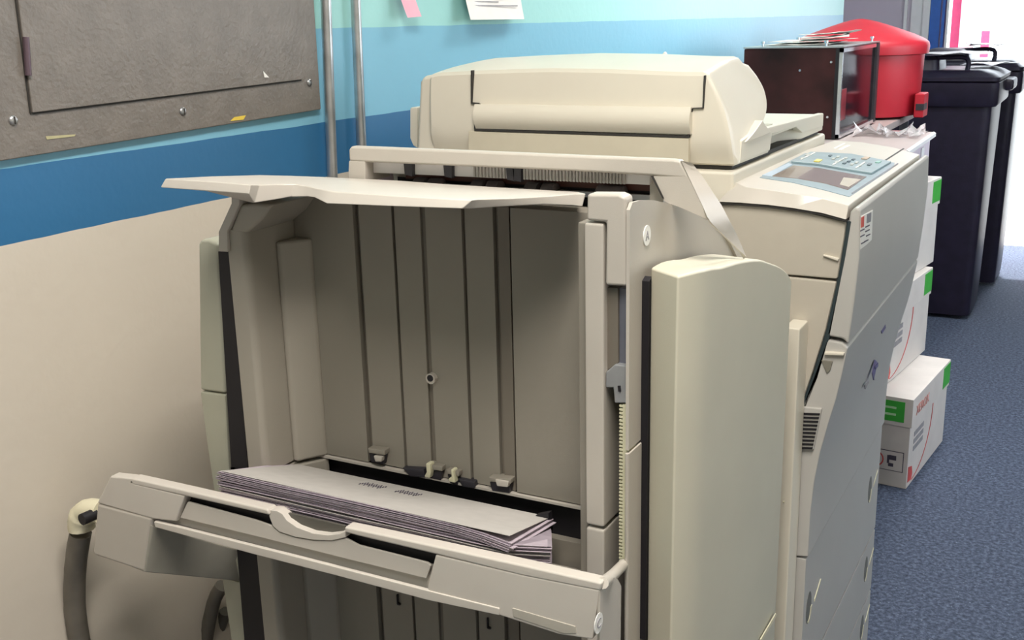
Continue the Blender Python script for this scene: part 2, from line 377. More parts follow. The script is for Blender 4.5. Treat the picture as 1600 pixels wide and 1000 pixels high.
for i in range(14): ln(n0.z+.085+i*.0075, .12, .70+.18*((i*5) % 4)/3, .002)
finish('print_line', bm, GREYI, nt_, 0, kind='stuff')
q0 = on(0, WX+.012, 626.5, 28); q1 = on(0, WX+.012, 648.5, 26); q2 = on(0, WX+.012, 620, 0)
bm = bmesh.new(); rows = []
for i in range(6):
    u = i/5
    rows.append([bm.verts.new((WX+.0125+(.014*(1-u)**1.5), a_.y+u*(q2.y-q0.y)*1.6, a_.z+u*.075)) for a_ in (q0, q1)])
for A, B in zip(rows, rows[1:]): bm.faces.new((A[0], A[1], B[1], B[0]))
o = finish('pink_note', bm, PINK, None, 0, at=(WX, q0.y, q0.z))
o['label'] = 'narrow pink paper slip hanging on the wall beside the steel conduits'; o['category'] = 'note'

# ================================================================== COPIER (scaled drawing)
cp = thing('photocopier', 'large cream office photocopier with slanted control panel between finisher and paper cartons', 'photocopier', sc_((-.8, 2.4, 1.3-1.3/S)))
K = dict(conv=sc_)
FL = 1.3-1.3/S     # floor in drawing units
DO = -.372
# core body
bx('body', (-1.30, -.47, 1.985, 2.77, FL+.04, .985), mat('body_plastic', (0.50, 0.465, 0.395), 0.42, noise=.015, bump=.05, bscale=900), cp, .012, **K)
# near side panels, upper curved piece and lower
slab('panel_gap', 1, 1.958, [(1100, 315), (1122, 315), (1155, 316.5), (1200, 320), (1240, 325), (1284, 332.5), (1322, 343), (1322, 347), (1284, 336.5), (1240, 329), (1200, 324), (1155, 320.5), (1120, 319), (1100, 319)], .04, GAP, cp, 0, **K)
sideup = [(1100, 320), (1150, 320), (1200, 323.5), (1262, 332), (1322, 347), (1319, 370), (1308, 436.5), (1244, 431), (1100, 421)]
slab('side_panel', 1, 1.965, sideup, .03, mat('side_plastic', (0.50, 0.46, 0.385), 0.42, noise=.015, bump=.05, bscale=900), cp, .004, **K)
slab('side_panel', 1, 1.965, [(1100, 424), (1244, 434), (1307, 440.5), (1290, 515), (1270, 580), (1249, 640), (1235, 700), (1100, 700)], .03, MATS['side_plastic'], cp, .004, **K)
slab('panel_rib', 1, 1.960, [(1286, 398), (1311, 404), (1309, 408), (1286, 400)], .02, CREAM, cp, .001, **K)
slab('door_gap_strip', 1, 1.972, [(1318, 344), (1331, 346), (1322, 400), (1313, 445), (1298, 520), (1278, 590), (1250, 660), (1240, 665), (1251, 628), (1270, 585), (1290, 515), (1307, 438)], .02,
     mat('teal_black_gap', (0.025, 0.04, 0.045), 0.5, noise=0), cp, .001, **K)  # dark strip put in for the shaded gap between side panel and doors
# front doors: outline in x-z, swept along the width
def front_bm(prof_near, y0, y1, far=None):
    return prism
def Z(px, py, y=1.98): q = on(1, y, px, py); return (q.x, q.z)
up = [Z(1327, 345), Z(1330, 330), Z(1338, 322), Z(1346, 326), Z(1344, 400), Z(1336, 470), Z(1326.5, 537), Z(1318, 528), Z(1291, 523), Z(1303, 470), Z(1316, 410)]
ud = prism('front_door', 1, 1.972, 2.79, up, FRONT, cp, .006, label='upper front door carrying a small sticker', seg=3, **K)
low = [Z(1291, 529), Z(1317, 534), Z(1326, 542), Z(1318, 580), Z(1308, 622), Z(1296, 660), Z(1283, 706), Z(1274, 750), Z(1268, 800), Z(1264, 868),
       Z(1235, 866), Z(1237, 800), Z(1239, 700), Z(1245, 660), Z(1258, 620), Z(1275, 575)]
ld = prism('front_door', 1, 1.972, 2.79, low, FRONT, cp, .004, label='concave lower front door with vent slots on its edge', seg=2, **K)
# grip recess and vents on the door edge
slab('grip_lip', 1, 1.964, [(1288, 550), (1319, 552), (1318, 556), (1288, 555)], .012, CREAM, ld, .0015, **K)
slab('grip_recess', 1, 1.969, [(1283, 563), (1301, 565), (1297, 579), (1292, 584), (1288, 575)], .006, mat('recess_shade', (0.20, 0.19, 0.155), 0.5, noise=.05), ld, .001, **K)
slab('vent_plate', 1, 1.966, [(1253, 636), (1284, 639), (1271, 703), (1241, 699), (1246, 664)], .012, FRONT, ld, .002, **K)
for i in range(10):
    yy = 645+i*5.9; xl = 1250-1.02*i-(1.2 if i > 2 else 0); xr = 1281-1.25*i
    slab('vent_slot', 1, 1.964, [(xl, yy), (xr, yy+1.2), (xr-.6, yy+4.0), (xl-.4, yy+2.8)], .004, BLACK, ld, 0, **K)
# drawers
for i, (zt, zb) in enumerate(((.268, -.02), (-.026, -.20), (-.206, -.36))):
    dr = prism('drawer', 1, 1.975, 2.785, [(-.468, zb), (-.4305, zb), (-.4305, zt), (-.468, zt)], FRONT, cp, .002, **K)
    for (ya) in (2.075, 2.80) if i == 0 else (2.06, 2.74):
        zc = (zt+zb)/2+.015 if i == 0 else (zt+zb)/2+.02
        hh = []
        for k in range(13):
            t = math.pi*k/12; hh.append((ya-.055+(.020)*math.cos(t+math.pi), zc+.005-.034*math.sin(t)))
        yo = min(ya-.055, 2.66) if i == 0 else ya-.06
        hh = [(yo+.022*math.cos(t), zc+.036*math.sin(t)) for t in [2*math.pi*k/16 for k in range(16)]]
        hd = prism('handle', 0, -.440, -.4298, hh, mat('recess_dark', (0.15, 0.15, 0.135), 0.5, noise=.05), dr, .001, **K)
        cr = [(yo+.022*math.cos(t)+.004, zc+.036*math.sin(t)) for t in [-math.pi/2-.6+2.0*k/10 for k in range(11)]]
        cr += [(yo+.016*math.cos(t)-.002, zc+.030*math.sin(t)) for t in [-math.pi/2+1.4-2.0*k/10 for k in range(11)]]
        prism('handle_lip', 0, -.431, -.4290, cr, IVORY, dr, 0, **K)
        prism('grip_edge', 0, -.431, -.4292, [(yo+.05, zc-.012), (yo+.10, zc+.010), (yo+.10, zc+.016), (yo+.05, zc-.006)], IVORY, dr, 0, **K)
bx('base', (-1.25, -.50, 2.03, 2.74, FL, FL+.06), DARK, cp, .005, **K)
# platen (scanner base)
def oz(z, x, y): return on(2, z, x, y)
pz = 1.022
bx('scanner_base', (-1.30, -.60, 1.975, 2.72, .955, pz), CREAM, cp, .006, seg=3, **K)
# control panel: slanted slab in front of scanner base
pn = Vector((.136, 0, 1)); pk = .9176+.002
def PP(x, y): return oplane(pn, pk, x, y)
panel_px = [(1150, 285), (1180, 270), (1225, 246), (1303, 219.5), (1345, 222), (1395, 230), (1437, 241.5), (1400, 267), (1362, 294), (1326, 321), (1285, 310), (1240, 303), (1200, 296.5), (1165, 292)]
top = [PP(*q) for q in panel_px]
bm = bmesh.new(); n = len(top)
# skirt: near end drops to the curved lower line
vt = [bm.verts.new(q) for q in top]; vb = []
skirt = {0: (1121, 315.5), 9: (1322, 343.5), 10: (1284, 333), 11: (1240, 325.5), 12: (1200, 320.5), 13: (1155, 317)}
for i, (q, px) in enumerate(zip(top, panel_px)):
    vb.append(bm.verts.new(on(1, 1.955, *skirt[i]) if i in skirt else q+Vector((0, 0, -.030))))
bm.faces.new(vt); bm.faces.new(vb[::-1])
for i in range(n): bm.faces.new((vt[i], vb[i], vb[(i+1) % n], vt[(i+1) % n]))
pan = finish('control_panel', bm, PANELG, cp, .008, seg=3, label='slanted control panel with touch screen and keypad', ang=30, **K)
def on_panel(name, px, m, par, up=.0015, th=.004, bev=0.0, **kk):
    pts = [PP(*q)+Vector((0, 0, up)) for q in px]
    return finish(name, ext_bm(pts, (0, 0, -th)), m, par, bev, conv=sc_, **kk)
on_panel('screen_bezel', [(1187, 278), (1238, 250), (1258, 240), (1285, 240), (1345, 246), (1398, 255), (1393, 264), (1360, 286), (1327, 308), (1290, 298), (1240, 286)], BLUEG, pan, .0012, .004, .0005)
on_panel('bezel_edge', [(1191, 275), (1232, 256), (1238, 258), (1206, 277)], mat('pale_blue_edge', (0.50, 0.62, 0.74), 0.3, noise=.03), pan, .002, .002)
on_panel('touch_screen', [(1206, 276.5), (1240, 260), (1280, 264), (1354, 277.5), (1325, 298), (1290, 288), (1245, 280)], SCREEN, pan, .0022, .003)
on_panel('keypad', [(1236, 256), (1266, 241), (1330, 244), (1392, 256), (1362, 274), (1330, 269), (1280, 260)], mat('keypad_blue', (0.27, 0.37, 0.41), 0.35, noise=.06), pan, .0060, .005, .001)
on_panel('light_patch', [(1318, 279), (1345, 282), (1326, 294), (1312, 290)], mat('screen_icon', (0.55, 0.50, 0.42), 0.3, noise=.03), pan, .0026, .001)
def key(cx, cy, wx, hy, m, nm='key'):
    on_panel(nm, [(cx-wx, cy+hy*.6), (cx-wx*.2, cy-hy), (cx+wx, cy-hy*.5), (cx+wx*.3, cy+hy)], m, pan, .0082, .002)
kb = mat('key_light', (0.50, 0.53, 0.50), 0.4, noise=.05); ko = mat('key_tan', (0.55, 0.42, 0.30), 0.4, noise=.05); kt = mat('key_dark', (0.10, 0.15, 0.18), 0.4, noise=.05)
key(1278, 256, 7, 2.2, mat('key_yellow', (0.75, 0.62, 0.15), .4, noise=.03))
for r in range(3):
    for cI in range(4):
        key(1297+cI*12-r*1+r*6, 248+r*5+cI*2.0, 3.4, 1.3, kb if (r+cI) % 3 else kt)
key(1352, 252, 7, 2, ko); key(1358, 262, 4, 1.6, kt); key(1372, 258, 5, 1.6, mat('key_green', (0.25, 0.48, 0.42), .4, noise=.03)); key(1262, 247, 5, 1.4, kb); key(1254, 252, 4, 1, kb)
for (a_, b_2) in (((1250, 254), (1272, 243)), ((1300, 262), (1318, 252)), ((1336, 267), (1350, 258))):
    on_panel('key_divider', [a_, b_2, (b_2[0]+2, b_2[1]+.6), (a_[0]+2, a_[1]+.6)], WHITE, pan, .0075, .001)
on_panel('panel_groove', [(1382, 250.5), (1411, 232), (1413, 232.6), (1384, 251.4)], GAP, pan, .0008, .001)
on_panel('panel_mark', [(1302, 232), (1318, 224), (1321, 224.4), (1305, 232.6)], WHITE, pan, .0008, .001)
on_panel('panel_mark', [(1309, 234), (1324, 227), (1329, 227.6), (1314, 234.6)], WHITE, pan, .0008, .001)
on_panel('panel_mark', [(1330, 303), (1402, 256), (1403.5, 256.6), (1332, 304)], DKMET, pan, .0018, .001)
# sticker + emblem on the doors
DF = DO+.0015
def decal(name, px, m, par, x=-.372, th=.001, **kk):
    return finish(name, ext_bm([on(0, x, *q) for q in px], (th, 0, 0)), m, par, 0, conv=sc_, **kk)
sx0 = max(Z(1346, 330)[0], Z(1345, 360)[0], Z(1344, 385)[0])
st = decal('sticker', [(1345, 338), (1363, 328), (1361, 376), (1343, 390)], WHITE, ud, sx0-.0005, .0012, label='white sticker with red and black marks')
cr_ = mat('sticker_red', (0.60, 0.07, 0.04), .5, noise=.05)
decal('sticker_print', [(1345.5, 340), (1350, 337.5), (1349.5, 354), (1345, 356)], cr_, ud, sx0+.0007, .0006)
decal('sticker_print', [(1354.5, 335), (1361, 331.5), (1360.5, 346), (1354, 349)], mat('sticker_grey', (.22, .22, .24), .5, noise=.05), ud, sx0+.0007, .0006)
for (a0, b0) in ((344, 360), (344, 369), (352, 354), (352, 361), (353, 368), (350, 377), (345, 380)):
    decal('sticker_print', [(a0+1000, b0), (a0+1006.5, b0-3.2), (a0+1006.5, b0-1.4), (a0+1000, b0+2)], INK, ud, sx0+.0007, .0006)
def P_low(px, py): return on(0, -.405, px, py)
em = mat('purple_grey_emblem', (0.16, 0.14, 0.30), 0.35, metal=.3, noise=.05)
for nm, px_, x_ in (('emblem', [(1362, 583), (1366, 562), (1370, 566), (1367, 580), (1364, 594)], -.400), ('emblem', [(1366, 572), (1371, 567), (1371, 572), (1367, 577)], -.3985),
                ('emblem', [(1376, 517), (1382, 507), (1383, 512), (1377, 521)], -.3875), ('scuff', [(1350, 603), (1355, 594), (1356, 598), (1351, 608)], -.405)):
    decal(nm, px_, em if nm == 'emblem' else GREYI, ld, x_, .002)
# ---- document feeder
bmk = dict(parent=cp, conv=sc_)
prof = sp2([(1.995, 1.034), (1.982, 1.070), (1.980, 1.110), (1.983, 1.160), (1.987, 1.196)], 3) + [(1.994, 1.203)] + sp2([(2.02, 1.207), (2.08, 1.214), (2.16, 1.220), (2.23, 1.223)], 2) + [(2.235, 1.212), (2.262, 1.207)] + sp2([(2.275, 1.185), (2.280, 1.155), (2.262, 1.130), (2.23, 1.110), (2.18, 1.092), (2.13, 1.070)], 3) + [(2.13, 1.034)]
bm = bmesh.new(); L_ = []; R_ = []; T_ = []
def rx(z): t = max(0, (z-1.034)/.18); return -.603-.060*t**2.2
stations = [(-1.268, -.010), (-1.262, -.004), (-1.24, .000), (-1.12, .005), (-.98, .0085), (-.85, .006), (-.72, .0005)]
rings = []
for (x, dz) in stations: rings.append([bm.verts.new((x, y if x > -1.265 else 2.12+(y-2.12)*.97, z+dz*(z-1.034)/.18)) for (y, z) in prof])
rings.append([bm.verts.new((rx(z)-.014, y, z)) for (y, z) in prof])
rings.append([bm.verts.new((rx(z)-.004, 2.14+(y-2.14)*.975, z-.003*(z-1.03)/.18)) for (y, z) in prof])
rings.append([bm.verts.new((rx(z), 2.14+(y-2.14)*.90, 1.034+(z-1.034)*.955)) for (y, z) in prof])
for A, B in zip(rings, rings[1:]):
    for j in range(len(A)): bm.faces.new((A[j], A[(j+1) % len(A)], B[(j+1) % len(A)], B[j]))
bm.faces.new(rings[0][::-1]); bm.faces.new(rings[-1])
adf = finish('document_feeder', bm, CREAM, cp, .0012, label='document feeder with rounded end on top of the copier', **K)
# feeder base plate and its tray
prism('feeder_base', 2, 1.030, 1.062, [(-1.28, 2.0), (-.606, 2.0), (-.603, 2.225), (-.64, 2.225), (-.64, 2.43), (-.603, 2.50), (-.605, 2.71), (-1.28, 2.71)], CREAM, adf, .004, **K)
bx('feeder_tray', (-1.26, -.606, 2.15, 2.705, 1.060, 1.069), CREAM, adf, .004, **K)
prism('feeder_tray_edge', 0, -.618, -.602, [(2.12, 1.085), (2.70, 1.072), (2.70, 1.040), (2.50, 1.044), (2.44, 1.062), (2.24, 1.066), (2.23, 1.034), (2.02, 1.034), (2.03, 1.075)], CREAM, adf, .003, **K)
prism('feeder_recess', 2, 1.0692, 1.0705, [(-.70, 2.26), (-.65, 2.26), (-.65, 2.42), (-.72, 2.42)], mat('tray_shade', (.5, .45, .35), .5, noise=.03), adf, 0, **K)
slab('feeder_fin', 0, -.598, [(1166, 222), (1180, 205), (1192, 188), (1197, 196), (1206, 207), (1190, 214)], -.02, CREAM, adf, .002, **K)
prism('feeder_gap', 2, 1.0235, 1.0315, [(-1.26, 2.005), (-.612, 2.005), (-.612, 2.69), (-1.26, 2.69)], GAP, adf, 0, **K)
# recesses on the feeder face (thin parts on y=1.98)
YA = 1.977
slab('seam', 1, YA, [(735.5, 110), (737.5, 110), (737, 160), (748, 161), (747.5, 163), (735.5, 162)], .010, GAP, adf, 0, **K)
slab('seam', 1, YA, [(1099.5, 118), (1101, 118), (1099, 169.5), (1082, 170), (1082, 168.7), (1097.3, 168)], .010, GAP, adf, 0, **K)
bm = bmesh.new()
xl = on(1, 1.97, 742, 185).x; xr = on(1, 1.97, 1079, 190).x
zt = on(1, 1.97, 747, 163).z; zb = on(1, 1.97, 742, 201).z
pr_ = [(1.985, zb)]+[(1.9755-.013*math.sin(math.pi*k/10*.8+.25), zb+(zt-zb)*k/10) for k in range(11)]+[(1.985, zt)]
prism('roller_cover', 0, xl, xr, pr_, CREAM, adf, 0, **K)
slab('slot', 1, 1.9715, [(741, 201), (1076, 212.5), (1076, 215.5), (741, 204.5)], .012, GAP, adf, 0, **K)
slab('recess_strip', 1, 1.9725, [(732, 204.5), (1076, 215.5), (1075, 262), (731, 250)], .012, mat('lower_cream', (0.60, 0.55, 0.43), .42, noise=.02), adf, .002, **K)
slab('seam', 1, 1.9745, [(748, 162), (749.5, 163), (743.5, 185), (743, 202), (740.5, 202), (741.5, 184)], .008, GAP, adf, 0, **K)
slab('seam', 1, 1.9735, [(1080, 170), (1081.5, 170), (1077, 190), (1076.5, 214), (1074.5, 214), (1075.5, 189)], .008, GAP, adf, 0, **K)
slab('end_cover', 1, 1.992, [(650, 238), (653, 170), (655, 128), (660, 119), (674, 116.5), (686, 119), (686, 238)], .24, CREAM, adf, .010, seg=4, **K)
slab('hinge_cover', 1, 2.05, [(640, 168), (652, 167), (652, 232), (645, 228), (640, 216)], .12, CREAM, adf, .004, **K)
slab('indicator_nub', 1, 2.25, [(1035, 84), (1038, 80.5), (1041, 85), (1041, 88), (1035, 88)], .01, WHITE, adf, .001, **K)
st_ = on(1, 1.90, 1250, 514)
bx('side_tag', (st_.x-.03, st_.x, 1.90, 1.965, FL+.05, st_.z), CREAM, cp, .004, **K)

# ================================================================== FINISHER
fn = thing('finisher', 'grey-beige sheet finisher docked to the near end of the photocopier', 'printer', sc_((-.84, 1.5, FL)))
# core block behind guide wall
prism('body', 0, -1.17, -.515, [(1.375, FL+.03), (1.375, 1.03), (1.50, 1.03), (1.58, 1.0), (1.64, .965), (1.74, .89), (1.79, .845), (1.79, FL+.03)], GREY, fn, .003, **K)
# side panel (aisle side) with arched top
def yz(pxs, x): return [(on(0, x, *q).y, on(0, x, *q).z) for q in pxs]
arch = [(1003, 313), (1022, 313), (1040, 317), (1060, 323), (1080, 331.5), (1108, 345), (1135, 368), (1160, 396)]
ay = yz(arch, -.51)
poly = [(1.249, .752)]+[(1.249, 1.072), (1.258, 1.080), (1.285, 1.0785)]+ay[1:]+[(1.79, .86), (1.79, .752)]
prism('side_panel', 0, -.5145, -.510, poly, GREY, fn, 0, smooth=False, **K)
bx('side_panel', (-.5145, -.512, 1.30, 1.79, FL+.03, .748), GREY, fn, .003, **K)
# header block and right post on the near face Y=1.25
hdr = [(918, 303), (975, 304), (985, 309), (1003, 313), (1014, 450), (1014, 470), (979, 455), (979, 449), (944.5, 447), (945.5, 348), (916, 345.5)]
slab('header_block', 1, 1.25, [(917, 303), (966, 303.5), (978, 309), (979, 448), (945.5, 446), (946.5, 347.5), (916, 344.5)], .025, GREY, fn, .004, seg=3, **K)
bm = None
prism('corner_post', 2, FL+.03, .748, [(-.5145, 1.247), (-.511, 1.245), (-.5085, 1.250), (-.5085, 1.345), (-.5145, 1.345)], GREY, fn, .001, **K)
# round label discs
def disc(name, c, r1, r2, m, par, x, th=.001):
    pts = [(c[0]+r1*math.cos(2*math.pi*k/24), c[1]+r2*math.sin(2*math.pi*k/24)) for k in range(24)]
    return prism(name, 0, x, x+th, pts, m, par, 0, conv=sc_)
q = on(0, -.509, 1011, 368)
dA = disc('label_disc', (q.y, q.z), .0125, .0135, WHITE, fn, -.5098, .0012)
text_obj('letter', 'A', (-.5084, q.y-.006, q.z-.0062), (0, 1, 0), (0, 0, 1), .018, GREYI, dA, .0003, conv=sc_)
# inner column
bx('guide_column', (-.5735, -.546, 1.25, 1.37, .632, 1.052), GREY, fn, .004, **K)
bx('guide_column', (-.5735, -.546, 1.25, 1.37, FL+.03, .628), GREY, fn, .004, **K)
bx('column_fillet', (-.588, -.5735, 1.262, 1.37, FL+.03, 1.05), GUIDE, fn, .003, **K)
# recess between column and post
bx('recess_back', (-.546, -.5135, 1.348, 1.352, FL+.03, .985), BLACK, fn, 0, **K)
slab('recess_lining', 1, 1.262, [(945, 449), (966, 450), (966, 568), (945, 582)], .08, GUIDED, fn, .002, **K)
slab('recess_lining', 1, 1.266, [(967, 450), (979, 451), (979, 570), (967, 569)], .07, mat('blue_grey_metal', (.17, .18, .22), .4, metal=.3, noise=.05), fn, .001, **K)
slab('lift_channel', 1, 1.30, [(945, 600), (966, 600), (964, 885), (940, 905)], .03, DKMET, fn, .002, **K)
br = slab('lift_bracket', 1, 1.255, [(946, 582), (960, 570), (981, 572), (981, 630), (960, 630), (958, 606), (946, 606)], .03, mat('bracket_grey', (.36, .37, .38), .4, metal=.4, noise=.05), fn, .002, **K)
slab('bracket_hole', 1, 1.2535, [(965, 603), (969, 603), (970, 612), (966, 612)], .004, BLACK, br, 0, **K)
# toothed rack
bm = bmesh.new(); r0 = on(1, 1.256, 975, 632); r1 = on(1, 1.256, 973, 886)
box_bm(-.5215, -.5125, 1.256, 1.28, r1.z, r0.z, bm)
N = 46
for i in range(N):
    z = r1.z+(r0.z-r1.z)*(i+.2)/N; box_bm(-.5265, -.5215, 1.256, 1.278, z, z+(r0.z-r1.z)/N*.55, bm)
finish('toothed_rack', bm, RACK, fn, 0, **K)
slab('side_gap_strip', 0, -.5, [(1014.5, 440), (1019, 432), (1013, 1000), (1008.5, 1000)], -.01, BLACK, fn, 0, **K)
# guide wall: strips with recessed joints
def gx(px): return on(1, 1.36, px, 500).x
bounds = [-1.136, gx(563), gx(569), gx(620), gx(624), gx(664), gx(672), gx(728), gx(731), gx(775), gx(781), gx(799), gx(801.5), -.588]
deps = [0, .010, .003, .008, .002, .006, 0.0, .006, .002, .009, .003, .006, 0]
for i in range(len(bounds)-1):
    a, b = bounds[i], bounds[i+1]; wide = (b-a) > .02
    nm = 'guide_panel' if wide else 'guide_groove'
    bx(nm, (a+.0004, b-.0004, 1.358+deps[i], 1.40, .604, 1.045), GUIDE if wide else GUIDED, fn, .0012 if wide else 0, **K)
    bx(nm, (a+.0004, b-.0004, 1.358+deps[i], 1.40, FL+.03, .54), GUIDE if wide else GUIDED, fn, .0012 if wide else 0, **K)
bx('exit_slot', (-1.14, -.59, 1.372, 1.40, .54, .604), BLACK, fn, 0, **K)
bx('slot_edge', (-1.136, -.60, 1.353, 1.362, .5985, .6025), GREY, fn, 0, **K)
# paper pushers at the slot
for (a, b, zt_) in ((577, 600, 700), (668, 690, 725), (700, 716, 733), (766, 797, 745)):
    slab('clip_housing', 1, 1.347, [(a-3, zt_), (b+1, zt_+4), (b+1, zt_+12), (a-1, zt_+8)], .02, GUIDE, fn, .002, **K)
    slab('clip_recess', 1, 1.352, [(a-1, zt_+8), (b+1, zt_+12), (b-1, zt_+26), (a+3, zt_+22)], .02, DARK, fn, .001, **K)
slab('clip', 1, 1.345, [(583, 712), (597, 714), (596, 722), (586, 722)], .014, GREY, fn, .002, **K)
slab('clip', 1, 1.342, [(665, 724), (672, 725), (673, 738), (671, 748), (662, 745), (666, 738)], .014, RACK, fn, .002, label='ivory clip', **K)
slab('clip', 1, 1.342, [(704, 733), (708, 735), (711, 755), (701, 753), (700, 748), (705, 746)], .014, RACK, fn, .002, label='ivory clip', **K)
slab('clip', 1, 1.345, [(773, 749), (795, 752), (793, 762), (776, 760)], .014, GREY, fn, .002, **K)
slab('slot_flap', 1, 1.350, [(628, 731), (662, 733), (664, 747), (640, 745)], .02, DARK, fn, .002, **K)
slab('slot_flap', 1, 1.350, [(715, 748), (741, 753), (742, 764), (722, 761)], .02, DARK, fn, .002, **K)
q = on(1, 1.357, 676, 590)
bm = tube_bm([(q.x, 1.350, q.z), (q.x, 1.368, q.z)], .0085, 14); hs = finish('sensor_knob', bm, GREY, fn, 0, **K)
finish('sensor_hole', tube_bm([(q.x, 1.3492, q.z+.001), (q.x, 1.351, q.z+.001)], .0055, 12), BLACK, hs, 0, **K)
# L shaped marks low on the guide wall
for (a, b) in ((620, 938), (761, 975)):
    bm = bmesh.new(); q = on(1, 1.356, a, b); box_bm(q.x-.001, q.x+.001, 1.3565, 1.360, q.z-.008, q.z+.010, bm); box_bm(q.x, q.x+.005, 1.3565, 1.360, q.z-.009, q.z-.006, bm)
    finish('guide_mark', bm, BLACK, fn, 0, **K)
# left inner wall with channel
lw = [(-1.1805, 1.25), (-1.148, 1.25), (-1.140, 1.262), (-1.136, 1.362), (-1.18, 1.362)]
zj = on(1, 1.26, 400, 735).z
prism('side_wall', 2, zj+.002, 1.004, lw, SIDEG and mat('side_wall_plastic', (0.34, 0.315, 0.265), .42, noise=.02, nscale=6, bump=.08, bscale=900), fn, .003, **K)
prism('side_wall', 2, FL+.03, zj-.001, lw, MATS['side_wall_plastic'], fn, .003, **K)
prism('wall_bulge', 2, zj+.003, .975, [(-1.139, 1.312), (-1.128, 1.312), (-1.103, 1.350), (-1.100, 1.361), (-1.135, 1.361)], MATS['side_wall_plastic'], fn, .005, seg=3, **K)
prism('wall_bulge', 2, FL+.03, zj-.003, [(-1.139, 1.312), (-1.128, 1.312), (-1.103, 1.350), (-1.100, 1.361), (-1.135, 1.361)], MATS['side_wall_plastic'], fn, .003, **K)
for (a, b, r, m_) in ((441, 524, .0068, BLACK), (452, 684, .006, GREY)):
    q = on(1, 1.322, a, b); finish('peg', tube_bm([(q.x, 1.316, q.z), (q.x, 1.34, q.z)], r, 12), m_, fn, 0, **K)
q = on(1, 1.322, 452, 684); finish('peg', tube_bm([(q.x, 1.314, q.z), (q.x, 1.317, q.z)], .003, 10), BLACK, fn, 0, **K)
# sloping top of left wall and bracket
slab('wall_shoulder', 1, 1.25, [(358, 364), (375, 320), (398, 318), (425, 320), (408, 345), (385, 364)], .11, MATS['side_wall_plastic'], fn, .005, seg=3, **K)
slab('edge_strip', 1, 1.245, [(341, 362), (361, 318), (361, 303), (398, 302), (398, 309), (374, 310), (374, 320), (355, 362), (356, 394), (341, 393)], .10, GREY, fn, .002, **K)
slab('edge_strip', 1, 1.256, [(341, 393), (362, 394), (388, 742), (386, 742), (362, 742)], .02, BLACK, fn, 0, **K)
slab('edge_strip', 1, 1.256, [(360, 730), (386, 730), (420, 1000), (425, 1040), (385, 1040)], .02, BLACK, fn, 0, **K)
# outer left cover
slab('rear_cover', 1, 1.275, [(309, 381), (314, 374), (326, 374), (340, 381), (347, 500), (352, 615.5), (312, 610)], .16, SIDEG, fn, .006, seg=3, **K)
slab('rear_cover', 1, 1.275, [(312, 611.5), (352, 617), (358, 740), (372, 890), (350, 889), (345, 860), (334, 770), (322, 690)], .16, SIDEG, fn, .004, seg=2, **K)
slab('rear_cover', 1, 1.272, [(346, 902), (384, 913), (400, 1010), (405, 1100), (375, 1100), (362, 1010)], .16, SIDEG, fn, .004, **K)
slab('rear_cover', 1, 1.275, [(347, 880), (384, 884), (386, 911), (347, 900)], .16, SIDEG, fn, .002, **K)
# front cover door with arched top
s1 = [(1.262, .990), (1.300, .990), (1.345, .985), (1.381, .979), (1.440, .973), (1.502, .964), (1.560, .953), (1.605, .940), (1.66, .924), (1.703, .909), (1.74, .893), (1.768, .876)]
s1 = sp2(s1, 2)
bm = bmesh.new(); zb = FL+.05
def crossx(y):   # plan curve of the door face: rounded near corner, slight belly
    if y < 1.335: t = (1.335-y)/.073; return -.4325-.018*t*t
    return -.4325+.004*math.sin((y-1.335)/.433*math.pi)
A = [bm.verts.new((crossx(y), y, z)) for y, z in s1]; Bv = [bm.verts.new((-.500, y+.035*(1-(y-1.262)/.506)*1.0+0.0, z)) for y, z in s1]
A0 = [bm.verts.new((crossx(y)-.004, y, zb)) for y, z in s1]; B0 = [bm.verts.new((-.500, y+.035*(1-(y-1.262)/.506), zb)) for y, z in s1]
for i in range(len(s1)-1):
    bm.faces.new((A[i], A[i+1], Bv[i+1], Bv[i])); bm.faces.new((A0[i], A0[i+1], A[i+1], A[i])); bm.faces.new((B0[i+1], B0[i], Bv[i], Bv[i+1])); bm.faces.new((A0[i+1], A0[i], B0[i], B0[i+1]))
bm.faces.new((A[0], Bv[0], B0[0], A0[0])); bm.faces.new((A[-1], A0[-1], B0[-1], Bv[-1]))
finish('front_cover', bm, COVER, fn, .0035, seg=3, label='pale cover door with an arched top on the aisle side', ang=28, **K)
decal('cover_groove', [(1187, 999), (1211, 958), (1213.5, 959), (1190, 1000)], IVORY, fn, -.4298, .002)
decal('cover_groove', [(1223, 784), (1237, 765), (1237.5, 766.5), (1224, 786)], IVORY, cp, -.462, .002)
# hood frame with slanted end
FY = 1.40
def fr(px): return [on(1, FY, *q) for q in px]
slab('hood_top_bar', 1, FY, [(544, 234), (548, 228.5), (700, 234.5), (900, 243), (1050, 249), (1063, 251), (1072, 268), (1078, 280), (1019, 275), (900, 268), (570, 253.5), (545, 252)], .016, GREY, fn, .004, seg=3, **K)
slab('hood_post', 1, FY, [(544.5, 251), (570, 252), (571, 300), (543, 298)], .07, GREY, fn, .002, **K)
